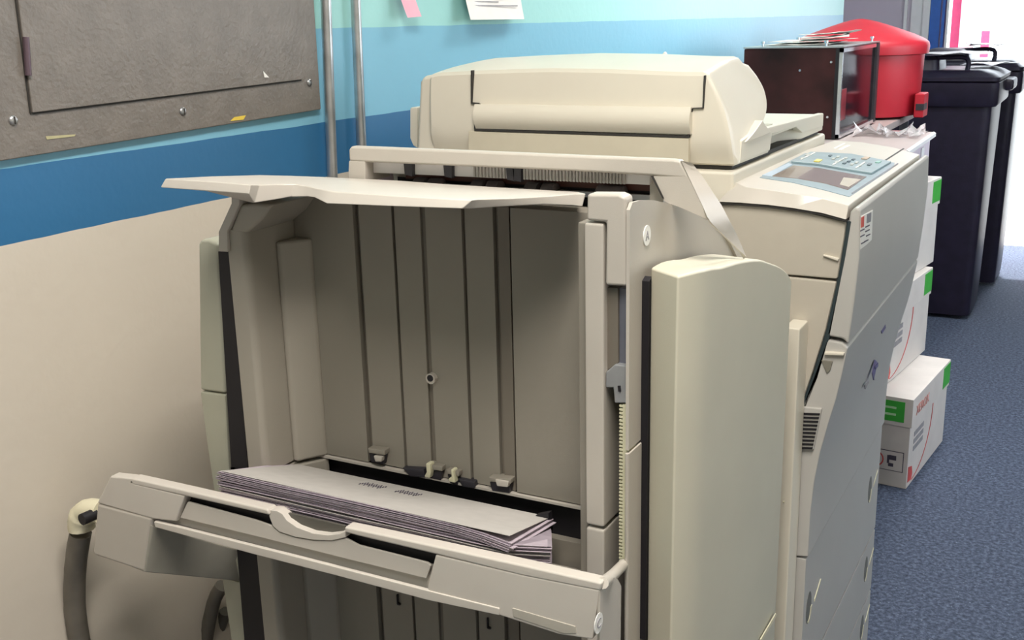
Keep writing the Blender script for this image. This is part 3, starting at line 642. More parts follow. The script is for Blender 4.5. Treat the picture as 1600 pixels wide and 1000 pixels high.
# end of hood: front triangle, curved outer flank
def rp(px, xx): return on(0, xx, *px)
slab('hood_end', 1, FY, [(1019, 275.5), (1075, 276), (1087, 299), (1098, 322), (1109, 345), (1094, 338), (1080, 331.5), (1060, 323), (1045, 318), (1037, 314)], .012, GREY, fn, 0, **K)
slab('hood_seam', 1, FY-.002, [(1017, 275), (1020, 275), (1037, 310), (1035, 310)], .003, GAP, fn, 0, **K)
F1 = [on(1, FY-.0005, *q) for q in ((1064, 251), (1075.5, 275), (1087, 299), (1098, 322), (1109, 345))]+[rp((1132, 368), -.452), rp((1158, 394), -.442)]
F2 = [rp((1081, 254.5), -.484), rp((1098, 276), -.474), rp((1113, 299), -.464), rp((1127, 320), -.457), rp((1140, 345), -.450), rp((1153, 370), -.445), rp((1166, 401), -.439)]
F1 = spline(F1, 3); F2 = spline(F2, 3)
bm = bmesh.new()
v1 = [bm.verts.new(p) for p in F1]; v2 = [bm.verts.new(p) for p in F2]
v3 = [bm.verts.new(p+Vector((-.004, .001, -.004))) for p in F2]; v4 = [bm.verts.new(p+Vector((-.004, .006, -.002))) for p in F1]
for i in range(len(v1)-1):
    bm.faces.new((v1[i], v1[i+1], v2[i+1], v2[i])); bm.faces.new((v2[i], v2[i+1], v3[i+1], v3[i])); bm.faces.new((v4[i+1], v4[i], v3[i], v3[i+1])); bm.faces.new((v1[i+1], v1[i], v4[i], v4[i+1]))
bm.faces.new((v1[0], v2[0], v3[0], v4[0])); bm.faces.new((v1[-1], v4[-1], v3[-1], v2[-1]))
finish('hood_flank', bm, TRAYM, fn, 0, label='curved outer flank of the hood', **K)
# hood interior
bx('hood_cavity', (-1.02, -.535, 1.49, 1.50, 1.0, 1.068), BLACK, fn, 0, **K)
prism('hood_roof', 0, -1.045, -.505, [(1.408, 1.110), (1.45, 1.096), (1.59, 1.018), (1.64, .983), (1.74, .905), (1.74, .89), (1.64, .968), (1.59, 1.003), (1.45, 1.082), (1.41, 1.096)], GREY, fn, .001, **K)
bx('hood_side', (-1.05, -1.035, 1.42, 1.60, .90, 1.01), GREY, fn, .001, **K)
bx('hood_floor', (-1.045, -.53, 1.42, 1.57, .99, 1.012), DARK, fn, .002, **K)
slab('brush_carrier', 1, 1.422, [(583, 250), (1016, 270), (1015, 289), (700, 275), (583, 270)], .03, mat('white_carrier', (.85, .83, .83), .5, noise=.03), fn, .001, **K)
slab('inner_cheek', 1, 1.43, [(571, 252), (584, 254), (590, 295), (571, 292)], .05, LILAC, fn, .002, **K)
slab('inner_cheek', 1, 1.43, [(1015, 274), (1020, 274), (1036, 308), (1036, 325), (1015, 325)], .05, GREY, fn, .001, **K)
bm = bmesh.new()
for i in range(46):
    x = 740+i*5.2
    if 792 < x < 815: continue
    q = on(1, 1.419, x, 264+(x-740)*.045); box_bm(q.x, q.x+.0022, 1.418, 1.422, q.z-.012, q.z+.014, bm)
finish('brush', bm, PAPER, fn, 0, kind='stuff', **K)
for (x, y) in ((636, 258), (698, 261), (796, 266), (806, 267)):
    slab('sensor_arm', 1, 1.414, [(x-6, y-4), (x+8, y-3), (x+8, y+18), (x-4, y+15)], .012, DARK, fn, .001, **K)
for k, x in enumerate((655, 678, 746, 770, 830, 856, 942, 962)):
    q = on(1, 1.44, x, 288+(x-655)*.045)
    finish('roller', tube_bm([(q.x-.010, 1.448, q.z-.006), (q.x+.010, 1.448, q.z-.006)], .016, 14), mat('roller_rubber', (.12, .10, .10), .6, noise=.1), fn, 0, **K)
bx('roller_shaft', (-1.0, -.55, 1.452, 1.460, 1.050, 1.058), STEEL, fn, 0, **K)
bx('guide_bar', (-.985, -.56, 1.462, 1.468, 1.062, 1.078), mat('amber_bar', (.10, .03, .02), .4, noise=.1), fn, 0, **K)
# ---- upper output tray
def py_(px, y): return on(1, y, *px)
tp = [((258, 279), 1.15), ((330, 283.5), 1.15), ((392, 288.5), 1.15), ((405, 289), 1.165), ((432, 288), 1.185), ((462, 287.5), 1.205), ((482, 291), 1.205), ((500, 295.5), 1.18), ((520, 299), 1.165),
      ((620, 306), 1.155), ((738, 313), 1.15), ((748, 311.5), 1.16), ((800, 310), 1.20), ((860, 306.5), 1.235), ((900, 303), 1.262), ((915, 302.5), 1.27),
      ((905, 300), 1.385), ((800, 294), 1.39), ((695, 287.5), 1.395), ((620, 282), 1.395), ((545, 279), 1.395), ((505, 276.5), 1.37), ((450, 274.5), 1.33), ((405, 273.5), 1.29), ((330, 275.5), 1.21)]
bt = {0: (250, 293), 1: (320, 298), 2: (389, 303), 3: (397, 317.5), 4: (430, 312), 5: (455, 307.5), 6: (480, 307), 7: (491, 308.5), 8: (510, 318), 9: (620, 322.5), 10: (722, 326), 11: (735, 326), 12: (790, 322.5), 13: (850, 319.5), 14: (895, 321.5), 15: (910, 323)}
bm = bmesh.new(); vt = []; vb = []
for i, (px, y) in enumerate(tp):
    P = py_(px, y); vt.append(bm.verts.new(P))
    if i in bt:
        Q = py_(bt[i], y-.004 if i not in (8, 9) else y-.006); vb.append(bm.verts.new(Q))
    else: vb.append(bm.verts.new(P+Vector((0, 0, -.012))))
bm.faces.new(vt); bm.faces.new(vb[::-1])
for i in range(len(vt)): bm.faces.new((vt[i], vb[i], vb[(i+1) % len(vt)], vt[(i+1) % len(vt)]))
bmesh.ops.triangulate(bm, faces=[f for f in bm.faces if len(f.verts) > 4])
finish('upper_tray', bm, TRAYM, fn, .0015, seg=2, label='thin pale upper output tray jutting out above the opening', ang=38, **K)
# ---- lower output tray
TY = 1.10
ft = [(172, 745), (205, 750), (206, 748), (330, 776), (560, 828), (820, 884), (939, 911)]
tray = prism('lower_tray', 0, -1.245, -.500, [(1.112, .600), (1.160, .579), (1.160, .555), (1.112, .560)], GREY, fn, .002, label='lower output tray carrying the paper stack', **K)
prism('tray_bed', 0, -1.13, -.592, [(1.160, .579), (1.345, .505), (1.345, .490), (1.160, .555)], GREY, tray, .001, **K)
TILT = None
# front plate: frame pieces around the long recess
def tf(name, px, m=TRAYM, y=TY, d=.02, bev=.003, **kk): return slab(name, 1, y, px, d, m, tray, bev, conv=sc_, **kk)
tf('front_rim', [(205, 747), (289, 766), (418, 796), (421, 805.5), (289, 775.5), (200, 756)], bev=.003, seg=3)
tf('front_rim', [(538, 823), (600, 836), (820, 884), (940, 911), (938, 924), (820, 901), (682, 867), (560, 838), (538, 832)], bev=.003, seg=3)
tf('front_end', [(172, 744), (206, 748), (210, 756), (289, 775), (275, 815.5), (238, 811), (151, 786)], bev=.003)
tf('front_end', [(680, 866.5), (820, 899), (937, 922), (926, 1000), (873, 992), (780, 962), (668, 934), (668, 914)], bev=.003)
tf('front_lip', [(240, 815), (275, 823), (470, 872), (668, 923), (780, 951), (780, 962), (668, 938), (523, 899), (399, 867), (242, 824)], bev=.0015, y=TY-.002, d=.007)
tf('lip_recess', [(800, 950), (899, 979), (900, 990), (880, 990), (802, 964)], y=TY-.0012, d=.006, bev=.001, m=mat('lip_grey', (.46, .43, .37), .45, noise=.02))
tf('recess_floor', [(268, 816), (287, 770), (683, 864), (670, 921)], BLACK, TY+.017, .006, 0)
tf('label_plate', [(281, 809), (293, 784), (396, 812), (414, 818), (424, 822), (436, 832), (460, 840), (490, 845), (520, 845), (540, 841), (560, 852), (667, 879), (673, 884), (666, 904), (560, 878), (420, 843)], TRAYM, TY+.006, .004, .001)
tf('finger_cup', [(420, 806), (421, 797), (432, 798), (441, 803), (448, 813), (464, 824), (488, 833), (512, 836), (530, 834), (539, 830), (540, 840), (518, 845), (490, 844), (460, 839), (436, 831), (426, 822)], TRAYM, TY+.004, .03, .0012, seg=2)
tf('cup_shadow_wall', [(442, 800), (538, 822), (538, 834), (512, 839), (488, 836), (462, 827), (446, 815)], mat('cup_shadow', (.10, .095, .08), .5, noise=.03), TY+.014, .004, 0)  # near-black plate stands in for the shade inside the finger cup
# left end box
endb = tf('end_box', [(151, 786), (238, 809), (226, 895), (146, 868), (144, 860)], GREY, TY, .12, .006, seg=3)
bm = bmesh.new()
P0 = [on(0, -1.245, *q) for q in ((240, 824), (226, 894), (385, 909), (398, 893), (405, 869))]
P0[1] = on(1, TY+.001, 226.5, 894); P0[0] = on(1, TY+.001, 239, 822)
ext_bm(P0, (-.05, 0, .004), bm)
finish('tray_arm', bm, MATS['recess_shade'] and mat('arm_plastic', (.36, .345, .29), .45, noise=.03), tray, .002, **K)
bm = bmesh.new()
ext_bm([on(0, -1.25, *q) for q in ((385, 909), (401, 893), (404, 898), (389, 912))], (-.02, 0, 0), bm)
finish('arm_foot', bm, BLACK, tray, 0, **K)
# right side wall of the tray and its arm
bm = bmesh.new(); xr_ = -.4865
sw = [on(1, TY, 938, 911), on(1, TY, 940, 925), on(1, TY, 927, 1000), on(1, TY, 924, 1040)]
sw = [Vector((xr_, TY+.001, v.z)) for v in sw]
pts = [on(0, xr_, *q) for q in ((939, 911), (938, 924), (927, 984), (922, 1015), (920, 1040), (968, 1060), (970, 1000), (971, 915), (966, 906), (960, 902))]
ext_bm([Vector((p.x, max(p.y, 1.1005), p.z)) for p in pts], (-.004, 0, 0), bm)
tsw = finish('tray_side', bm, GREY, tray, .0008, **K)
t0 = on(0, xr_+.001, 935.5, 974)
bm = bmesh.new()
dn = Vector((0, 1, 0))
pts = [Vector((xr_, t0.y, t0.z))+Vector((.0012, 0, 0))+dn*(.0125*math.cos(2*math.pi*k/20))+Vector((0, 0, .0135*math.sin(2*math.pi*k/20))) for k in range(20)]
dc = finish('label_disc', ext_bm(pts, (-.001, 0, 0)), WHITE, tray, 0, **K)
text_obj('letter', 'C', Vector((xr_+.0015, t0.y-.006, t0.z-.0062)), dn, (0, 0, 1), .018, GREYI, dc, .0003, conv=sc_)
tube('tray_arm', [on(1, 1.108, 942, 911), on(1, 1.18, 958, 898), on(1, 1.25, 974, 882)], .0075, TRAYM, tray, 10, conv=sc_)
# paper sensor lever at the right of the stack
slab('stop_lever', 1, 1.30, [(836, 806), (857, 802), (859, 834), (836, 830)], .012, BLACK, tray, .001, **K)
slab('stop_lever', 1, 1.30, [(845, 830), (851, 831), (849, 880), (843, 880)], .012, BLACK, tray, .001, **K)

# ================================================================== PAPER STACK
# sheets lie on the tray, rising towards the viewer
nz = on(1, 1.118, 345, 776).z; z_near = nz; z_far = nz-.066
pst = thing('paper_stack', 'stack of printed sheets resting on the lower output tray of the finisher', 'paper', sc_((-.88, 1.24, z_near-.03)))
Y0, Y1 = 1.122, 1.315
def sheet_mesh(seed, xa, xb, sh=0.0):
    rnd = random.Random(seed); bm = bmesh.new(); g1 = []; g0 = []
    ph = rnd.random()*6
    for j in range(4):
        v = j/3; r1 = []; r0 = []
        for i in range(13):
            u = i/12; x = xa+(xb-xa)*u+sh*v; y = Y0+(Y1-Y0)*v+.035*max(0, (u-.86)/.14)**2*(1-v)*(1 if sh < -.05 else 0)
            z = -.066*v + .0006*math.sin(u*9+ph)*(1-v)
            z += -.010*max(0, (u-.80)/.2)**2*(1-v) 
            r1.append(bm.verts.new((x, y, z+.0007))); r0.append(bm.verts.new((x, y, z)))
        g1.append(r1); g0.append(r0)
    for j in range(3):
        for i in range(12):
            bm.faces.new((g1[j][i], g1[j][i+1], g1[j+1][i+1], g1[j+1][i])); bm.faces.new((g0[j][i], g0[j+1][i], g0[j+1][i+1], g0[j][i+1]))
    for i in range(12):
        bm.faces.new((g0[0][i], g0[0][i+1], g1[0][i+1], g1[0][i])); bm.faces.new((g0[3][i+1], g0[3][i], g1[3][i], g1[3][i+1]))
    for j in range(3):
        bm.faces.new((g0[j+1][0], g0[j][0], g1[j][0], g1[j+1][0])); bm.faces.new((g0[j][12], g0[j+1][12], g1[j+1][12], g1[j][12]))
    for v in bm.verts: v.co = Vector((v.co.x*S, v.co.y*S, v.co.z*S))
    me = bpy.data.meshes.new('sheet')
    for f in bm.faces: f.smooth = False
    bm.to_mesh(me); bm.free(); return me
xl_low, xr_low = on(1, 1.12, 342, 770).x, on(1, 1.12, 838, 868).x
xl_up, xr_up = on(1, 1.12, 339, 740).x, on(1, 1.12, 797, 835).x
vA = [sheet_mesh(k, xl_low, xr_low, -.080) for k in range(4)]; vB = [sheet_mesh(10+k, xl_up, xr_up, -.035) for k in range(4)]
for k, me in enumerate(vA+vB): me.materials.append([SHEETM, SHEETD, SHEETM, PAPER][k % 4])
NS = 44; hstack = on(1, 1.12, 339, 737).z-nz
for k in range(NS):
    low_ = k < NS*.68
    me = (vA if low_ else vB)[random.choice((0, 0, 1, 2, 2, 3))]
    o = bpy.data.objects.new('sheet', me); C.objects.link(o); o.parent = pst
    zz = z_near+hstack*k/NS
    base = EYE+(Vector((0, 0, zz))-EYE)*S
    o.location = Vector((random.uniform(-.0035, .0035)*(1 if k < NS-3 else .3), random.uniform(-.003, .003), base.z))-Vector((0, 0, 0))-pst.location
# printed top sheet: thin block with ink lines, drawn on top
ztop = z_near+hstack*NS/NS
bm = bmesh.new(); ink = []
n_ = 10
tl = [None, Vector((xr_up-.002, Y0, ztop+.0006)), Vector((xr_up-.040, Y1+.003, ztop-.0655)), Vector((xl_up-.010, Y1+.003, ztop-.0655))]
ext_bm([Vector((xl_up+.004, Y0+.002, ztop+.0006)), tl[1], tl[2], tl[3]], (0, 0, -.0006), bm)
ts = finish('top_sheet', bm, PAPER, pst, 0, label='printed top sheet', **K)
bm = bmesh.new(); pn2 = Vector((0, .066/(Y1-Y0), 1)).normalized(); kk2 = pn2.dot(Vector((0, Y0, ztop+.0012)))
for (bx0, by0, nL) in ((560, 757, 5), (616, 769, 5)):
    for i in range(nL):
        c0 = (bx0+i*7.5, by0-i*-1.5); 
        P_ = oplane(pn2, kk2, bx0+i*7, by0+i*1.5); 
        for s in range(4):
            a_ = P_+Vector((0, .0035*2*s, 0)); a_.z = (kk2-pn2.y*a_.y)/pn2.z
            box_bm(a_.x, a_.x+.0018, a_.y, a_.y+.0045, a_.z, a_.z+.0006, bm)
finish('print_line', bm, INK, ts, 0, kind='stuff', **K)

# ================================================================== CABLES
hz = thing('hose_coupling', 'grey flexible hose with ivory elbow hanging between wall and finisher tray', 'cable', sc_((-1.37, 1.33, FL)))
hy = 1.14
pth = [on(1, hy, *q) for q in ((126, 832), (121, 860), (117, 900), (117, 950), (124, 1000), (138, 1060))]
tube('hose', spline(pth, 4), .0185, HOSE, hz, 14, conv=sc_)
el = [on(1, hy, *q) for q in ((128, 826), (127, 815), (131, 802), (141, 797), (160, 800))]
tube('elbow', spline(el, 4), [.0225]*8+[.020]*9, IVORY, hz, 14, conv=sc_)
q0 = on(1, hy-.02, 140, 806)
finish('elbow_opening', tube_bm([(q0.x, hy-.036, q0.z), (q0.x+.002, hy-.010, q0.z)], .010, 12), BLACK, hz, 0, **K)
h2 = thing('loose_cable', 'two grey hoses hanging by the finisher rear cover under the tray', 'cable', sc_((-1.4, 1.4, FL)))
tube('hose', spline([on(1, 1.45, *q) for q in ((347, 915), (336, 935), (328, 965), (322, 1000), (316, 1050))], 4), .014, HOSE, h2, 12, conv=sc_)
tube('hose', spline([on(1, 1.50, *q) for q in ((352, 955), (345, 975), (338, 1000), (334, 1050))], 4), .013, HOSE, h2, 12, conv=sc_)

# ================================================================== SECOND UNIT + STUFF ON IT
CZ = 0.95
c2 = thing('work_table', 'low lilac-white work table with deep apron behind the photocopier, paper cartons underneath', 'table', (-.78, 2.8, 0))
far = on(2, CZ, 1460, 206); xc = far.x
bx('apron', (-1.08, xc-.010, 2.17, far.y, CZ-.125, CZ-.018), LILAC, c2, .006)
bx('table_top', (-1.08, xc, 2.17, far.y, CZ-.018, CZ), TOPG, c2, .003)
prism('top_edge', 1, on(2, CZ, 1419, 233).y-.02, far.y, [(xc-.002, CZ-.016), (xc+.005, CZ-.014), (xc+.005, CZ-.003), (xc-.002, CZ+.001)], WPAINT, c2, .001)
for x in (-1.06, -.84):
    for y in (2.21, far.y-.04): bx('leg', (x-.018, x+.018, y-.018, y+.018, 0, CZ-.125), DKMET, c2, .002)
q = on(0, xc-.005, 1443, 238)
bx('badge', (xc-.012, xc-.006, q.y-.025, q.y+.025, q.z-.014, q.z+.014), WPAINT, c2, .001)
tb = thing('side_table', 'small table behind the work table, carrying the red tub', 'table', (-.8, 4.0, 0))
TX = on(1, 4.45, 1440, 160).x
bx('table_top', (-1.10, TX, far.y+.005, 4.45, CZ-.025, CZ-.001), TOPG, tb, .003)
for x in (-1.07, TX-.05):
    for y in (far.y+.34, 4.4): bx('leg', (x-.015, x+.015, y-.015, y+.015, 0, CZ-.025), DKMET, tb, .002)
# brown box
bz0 = CZ+.001; g_ = on(2, bz0+.002, 1310, 217)
BX1 = g_.x; BY0 = g_.y; BZ1 = on(1, BY0, 1319, 75).z; BX0 = on(1, BY0, 1163, 67).x; BY1 = on(0, BX1, 1366, 195).y
mw = thing('glass_fronted_cabinet', 'dark wood-veneer case with chrome-edged glass front standing beside the red tub', 'cabinet', (BX0/2+BX1/2, (BY0+BY1)/2, bz0))
bx('casing', (BX0, BX1-.018, BY0, BY1, bz0, BZ1), WOOD, mw, .003)
bx('roof_plate', (BX0-.002, BX1+.002, BY0-.002, BY1+.002, BZ1+.0005, BZ1+.0055), STEEL, mw, .001)
bx('glass_front', (BX1-.017, BX1-.006, BY0+.008, BY1-.005, bz0+.012, BZ1-.006), DGLASS, mw, .002)
gf = bmesh.new()
box_bm(BX1-.012, BX1, BY0, BY0+.010, bz0+.004, BZ1-.001, gf); box_bm(BX1-.012, BX1, BY0, BY1, BZ1-.012, BZ1-.001, gf); box_bm(BX1-.012, BX1+.002, BY0, BY1, bz0+.004, bz0+.014, gf)
finish('door_trim', gf, CHROME, mw, 0)
bx('door_trim', (BX1-.014, BX1+.003, BY1-.035, BY1, bz0+.004, BZ1+.001), DARK, mw, .002, label='dark handle post of the glass front')
bx('black_edge', (BX1-.020, BX1-.010, BY0-.002, BY0+.004, bz0, BZ1), BLACK, mw, .001)
bx('painted_reflection', (BX1-.0055, BX1-.0045, BY0+.03, BY0+.10, bz0+.05, bz0+.14), mat('maroon_reflection', (.20, .03, .04), .3, noise=.3, nscale=20), mw, .0003)  # red reflection on the glass, put in as a thin maroon plate
for (a, b) in ((1250, 110), (1299, 97), (1293, 183)):
    q = on(1, BY0, a, b); finish('screw', tube_bm([(q.x, BY0-.003, q.z), (q.x, BY0+.002, q.z)], .0035, 10), CHROME, mw, 0)
for (a, b) in ((1192, 58), (1291, 60)):
    q = on(1, BY0+.01, a, 68+(b-58)); 
    finish('thumb_screw', tube_bm([(q.x, q.y, BZ1+.005), (q.x, q.y, BZ1+.014), (q.x, q.y, BZ1+.015), (q.x, q.y, BZ1+.021)], [.003, .003, .006, .006], 10), CHROME, mw, 0)
for x_, y_2 in ((BX0+.03, BY1-.03), (BX1-.02, BY1-.02)):
    finish('thumb_screw', tube_bm([(x_, y_2, BZ1+.005), (x_, y_2, BZ1+.014), (x_, y_2, BZ1+.015), (x_, y_2, BZ1+.021)], [.003, .003, .006, .006], 10), CHROME, mw, 0)
# papers on it
plab = ['bottom crumpled sheet of the small pile on the dark wooden case', 'creased middle sheet of the pile on the dark wooden case', 'sheet with raised far corner on the dark wooden case', 'topmost crumpled sheet on the dark wooden case']
for k in range(4):
    rnd = random.Random(40+k); bm = bmesh.new(); rows = []
    cx = (BX0+BX1)/2+[-.02, .0, .035, .05][k]; cy = (BY0+BY1)/2-.02; wx = [.095, .085, .07, .05][k]; wy = [.17, .15, .13, .10][k]
    an = [.05, -.15, .2, -.3][k]
    for i in range(7):
        r = []
        for j in range(7):
            u = i/6-.5; v = j/6-.5
            x = u*wx*2; y = v*wy*2
            z = BZ1+.0065+k*.009+abs(rnd.gauss(0, .0015))+.028*max(0, u)**2*(1 if k > 1 else .2)*(1+v)
            r.append(bm.verts.new((cx+x*math.cos(an)-y*math.sin(an), cy+x*math.sin(an)+y*math.cos(an), z)))
        rows.append(r)
    fs = [bm.faces.new((rows[i][j], rows[i+1][j], rows[i+1][j+1], rows[i][j+1])) for i in range(6) for j in range(6)]
    ex = bmesh.ops.extrude_face_region(bm, geom=fs)
    for v in [e for e in ex['geom'] if isinstance(e, bmesh.types.BMVert)]: v.co.z += .001
    o = finish('loose_sheet', bm, PAPER, None, 0, smooth=False, at=(cx, cy, BZ1))
    o['label'] = plab[k]; o['category'] = 'paper'; o['group'] = 'papers on the wooden case'
# red tub
def roundbox_ring(cx, cy, r, z, n=48, e=2.6):
    out = []
    for k in range(n):
        t = 2*math.pi*k/n; c_, s_ = math.cos(t), math.sin(t)
        out.append(Vector((cx+r*math.copysign(abs(c_)**(2/e), c_), cy+r*math.copysign(abs(s_)**(2/e), s_), z)))
    return out
def loft(rings, m, name, par, **k):
    bm = bmesh.new(); R = [[bm.verts.new(p) for p in r] for r in rings]; n = len(R[0])
    for A, B in zip(R, R[1:]):
        for j in range(n): bm.faces.new((A[j], A[(j+1) % n], B[(j+1) % n], B[j]))
    bm.faces.new(R[0][::-1]); bm.faces.new(R[-1])
    return finish(name, bm, m, par, 0, **k)
ry = 4.08; rcx = on(1, ry, 1339, 120).x; rr = (on(1, ry, 1438, 120).x-on(1, ry, 1240, 120).x)/2
rz1 = on(1, ry, 1395, 68).z; rz0 = CZ+.008; rzt = on(1, ry, 1340, 36).z
rt = thing('red_tub', 'large red plastic tub with domed lid standing behind the wooden case', 'tub', (rcx, ry, rz0))
E2 = 2.3
loft([roundbox_ring(rcx, ry, rr*.955, rz0, e=E2), roundbox_ring(rcx, ry, rr*.97, rz0+.01, e=E2), roundbox_ring(rcx, ry, rr*1.0, rz1-.05, e=E2), roundbox_ring(rcx, ry, rr*1.0, rz1-.03, e=E2)], RED, 'bucket', rt)
H_ = rzt-rz1
loft([roundbox_ring(rcx, ry, rr*1.03, rz1-.035, e=E2), roundbox_ring(rcx, ry, rr*1.06, rz1-.033, e=E2), roundbox_ring(rcx, ry, rr*1.07, rz1-.01, e=E2), roundbox_ring(rcx, ry, rr*1.055, rz1+.004, e=E2), roundbox_ring(rcx, ry, rr*1.0, rz1+.014, e=E2)]
     +[roundbox_ring(rcx, ry, rr*f, rz1+.014+(H_)*h, e=2+.3*f) for f, h in ((.85, .22), (.68, .42), (.48, .64), (.28, .84), (.14, .95), (.04, 1.0))], RED, 'lid', rt)
q = on(1, ry-.06, 1441, 165)
cl_ = bx('latch', (q.x-.020, q.x+.012, q.y-.05, q.y+.05, max(CZ+.004, on(1, ry-.06, 1441, 187).z), on(1, ry-.06, 1441, 145).z), RED, rt, .005)
bx('latch_label', (q.x-.014, q.x+.0128, q.y-.052, q.y+.02, q.z-.012, q.z+.010), DARK, cl_, .001)
# plastic film under the tub
bm = bmesh.new(); rnd = random.Random(3); rows = []
for i in range(13):
    r = []
    for j in range(13):
        x = xc-.20+.185*i/12; y = far.y-.20+.19*j/12
        if j == 0: y += rnd.uniform(-.03, .03)
        edge = (j < 4) or i > 10
        r.append(bm.verts.new((x+rnd.uniform(-.01, .01), y, CZ+.002+(abs(rnd.gauss(.014, .014)) if (edge and j < 8) else 0.001))))
    rows.append(r)
for i in range(12):
    for j in range(12): bm.faces.new((rows[i][j], rows[i+1][j], rows[i+1][j+1], rows[i][j+1]))
fo = finish('plastic_sheet', bm, CLEAR, None, 0, smooth=False, at=(TX-.2, far.y+.1, CZ)); fo['label'] = 'crumpled clear plastic film spread at the foot of the red tub'; fo['category'] = 'plastic film'

# ================================================================== PAPER CARTONS
def carton(near, ang, z, lab, writing):
    ux, uy = math.sin(ang), math.cos(ang)        # along the length (aisle side)
    t = thing('paper_carton', lab, 'box', (near[0], near[1], z), 'stacked paper cartons')
    O = Vector((near[0], near[1], 0)); U = Vector((ux, uy, 0)); V = Vector((-uy, ux, 0))
    LEN, WID, HT, LID = .435, .30, .27, .085
    def blk(name, a0, a1, b0, b1, z0, z1, m, par=t, bev=.002):
        pts = [O+U*a+V*b+Vector((0, 0, z+z0)) for a, b in ((a0, b0), (a1, b0), (a1, b1), (a0, b1))]
        return finish(name, ext_bm(pts, (0, 0, z1-z0)), m, par, bev)
    body = blk('carton_body', .004, LEN-.004, .004, WID-.004, 0, HT-.01, BOXW)
    lid = blk('carton_lid', 0, LEN, 0, WID, HT-LID, HT-.001, BOXW)
    ya, yb = HT-LID+.008, HT-.012
    # green labels at lid: end face and far part of side face
    blk('green_label', -.001, .0005, .022, .150, ya+.005, yb, GREEN, lid, 0)
    for k in range(2): blk('label_print', -.0018, -.0008, .045, .13, ya+.022+k*.020, ya+.028+k*.020, PGREEN, lid, 0)
    blk('green_label', LEN-.085, LEN-.003, -.001, .0005, ya+.003, yb+.004, GREEN, lid, 0)
    def side(name, pts, m, par, d=.0012):   # pts (along, height) on the aisle face
        return finish(name, ext_bm([O+U*a+V*(-.0012 if par is lid else .0028)+Vector((0, 0, z+h)) for a, h in pts], V*.001), m, par, 0)
    # red swoosh
    A = [(.13+.115*(1-math.cos(tt))/1.0 if False else .052+.20*math.sin(tt), .012+.170*(1-math.cos(tt))) for tt in [math.pi/2*k/12 for k in range(13)]]
    B = [(a+.006, h-.001) for a, h in A][::-1]
    side('red_swoosh', A+B, REDI, body)
    side('red_patch', [(.012, .018), (.05, .014), (.06, .03), (.05, .055), (.012, .065)], REDI, body)
    for k in range(3): side('grey_print', [(.05, .10+k*.022), (.155, .10+k*.022), (.155, .114+k*.022), (.05, .114+k*.022)], GREYI, body)
    if writing:
        text_obj('carton_lettering', 'XEROX', O+U*.035+V*(-.0015)+Vector((0, 0, z+HT-LID+.028)), U, (0, 0, 1), .040, mat('pale_red_ink', (.70, .30, .26), .5, noise=.05), lid, .0004, sx=1.05)
        # pictogram plate on the end face
        def end(name, c, w2, h2, m, d): return blk(name, -.0002-d, .004, c[0]-w2, c[0]+w2, c[1]-h2, c[1]+h2, m, body, 0)
        end('pictogram', (.068, .078), .052, .030, INK, -.0026); end('pictogram', (.068, .078), .050, .028, BOXW, -.0022)
        def ringp(cx, cz, r0, r1, m):
            bm = bmesh.new(); n = 20; a = []; b = []
            for k in range(n):
                tt = 2*math.pi*k/n
                a.append(bm.verts.new(O+U*.0012+V*(cx+r0*math.cos(tt))+Vector((0, 0, z+cz+r0*math.sin(tt))))); b.append(bm.verts.new(O+U*.0012+V*(cx+r1*math.cos(tt))+Vector((0, 0, z+cz+r1*math.sin(tt)))))
            for k in range(n): bm.faces.new((a[k], a[(k+1) % n], b[(k+1) % n], b[k]))
            return finish('pictogram', bm, m, body, 0, smooth=False)
        ringp(.094, .078, .020, .024, REDI)
        end('pictogram', (.094, .078), .009, .010, INK, -.0016)
        end('pictogram', (.046, .088), .010, .007, INK, -.0016); end('pictogram', (.058, .082), .003, .012, INK, -.0016); end('pictogram', (.050, .066), .007, .005, INK, -.0016)
    return t
carton((-.388, 3.018), .099, 0, 'lowest white paper carton on the carpet, red lettering on its lid', True)
carton((-.478, 3.085), .12, .27, 'middle white paper carton of the stack behind the photocopier', False)
carton((-.492, 3.165), .14, .54, 'topmost white paper carton of the stack behind the photocopier', False)

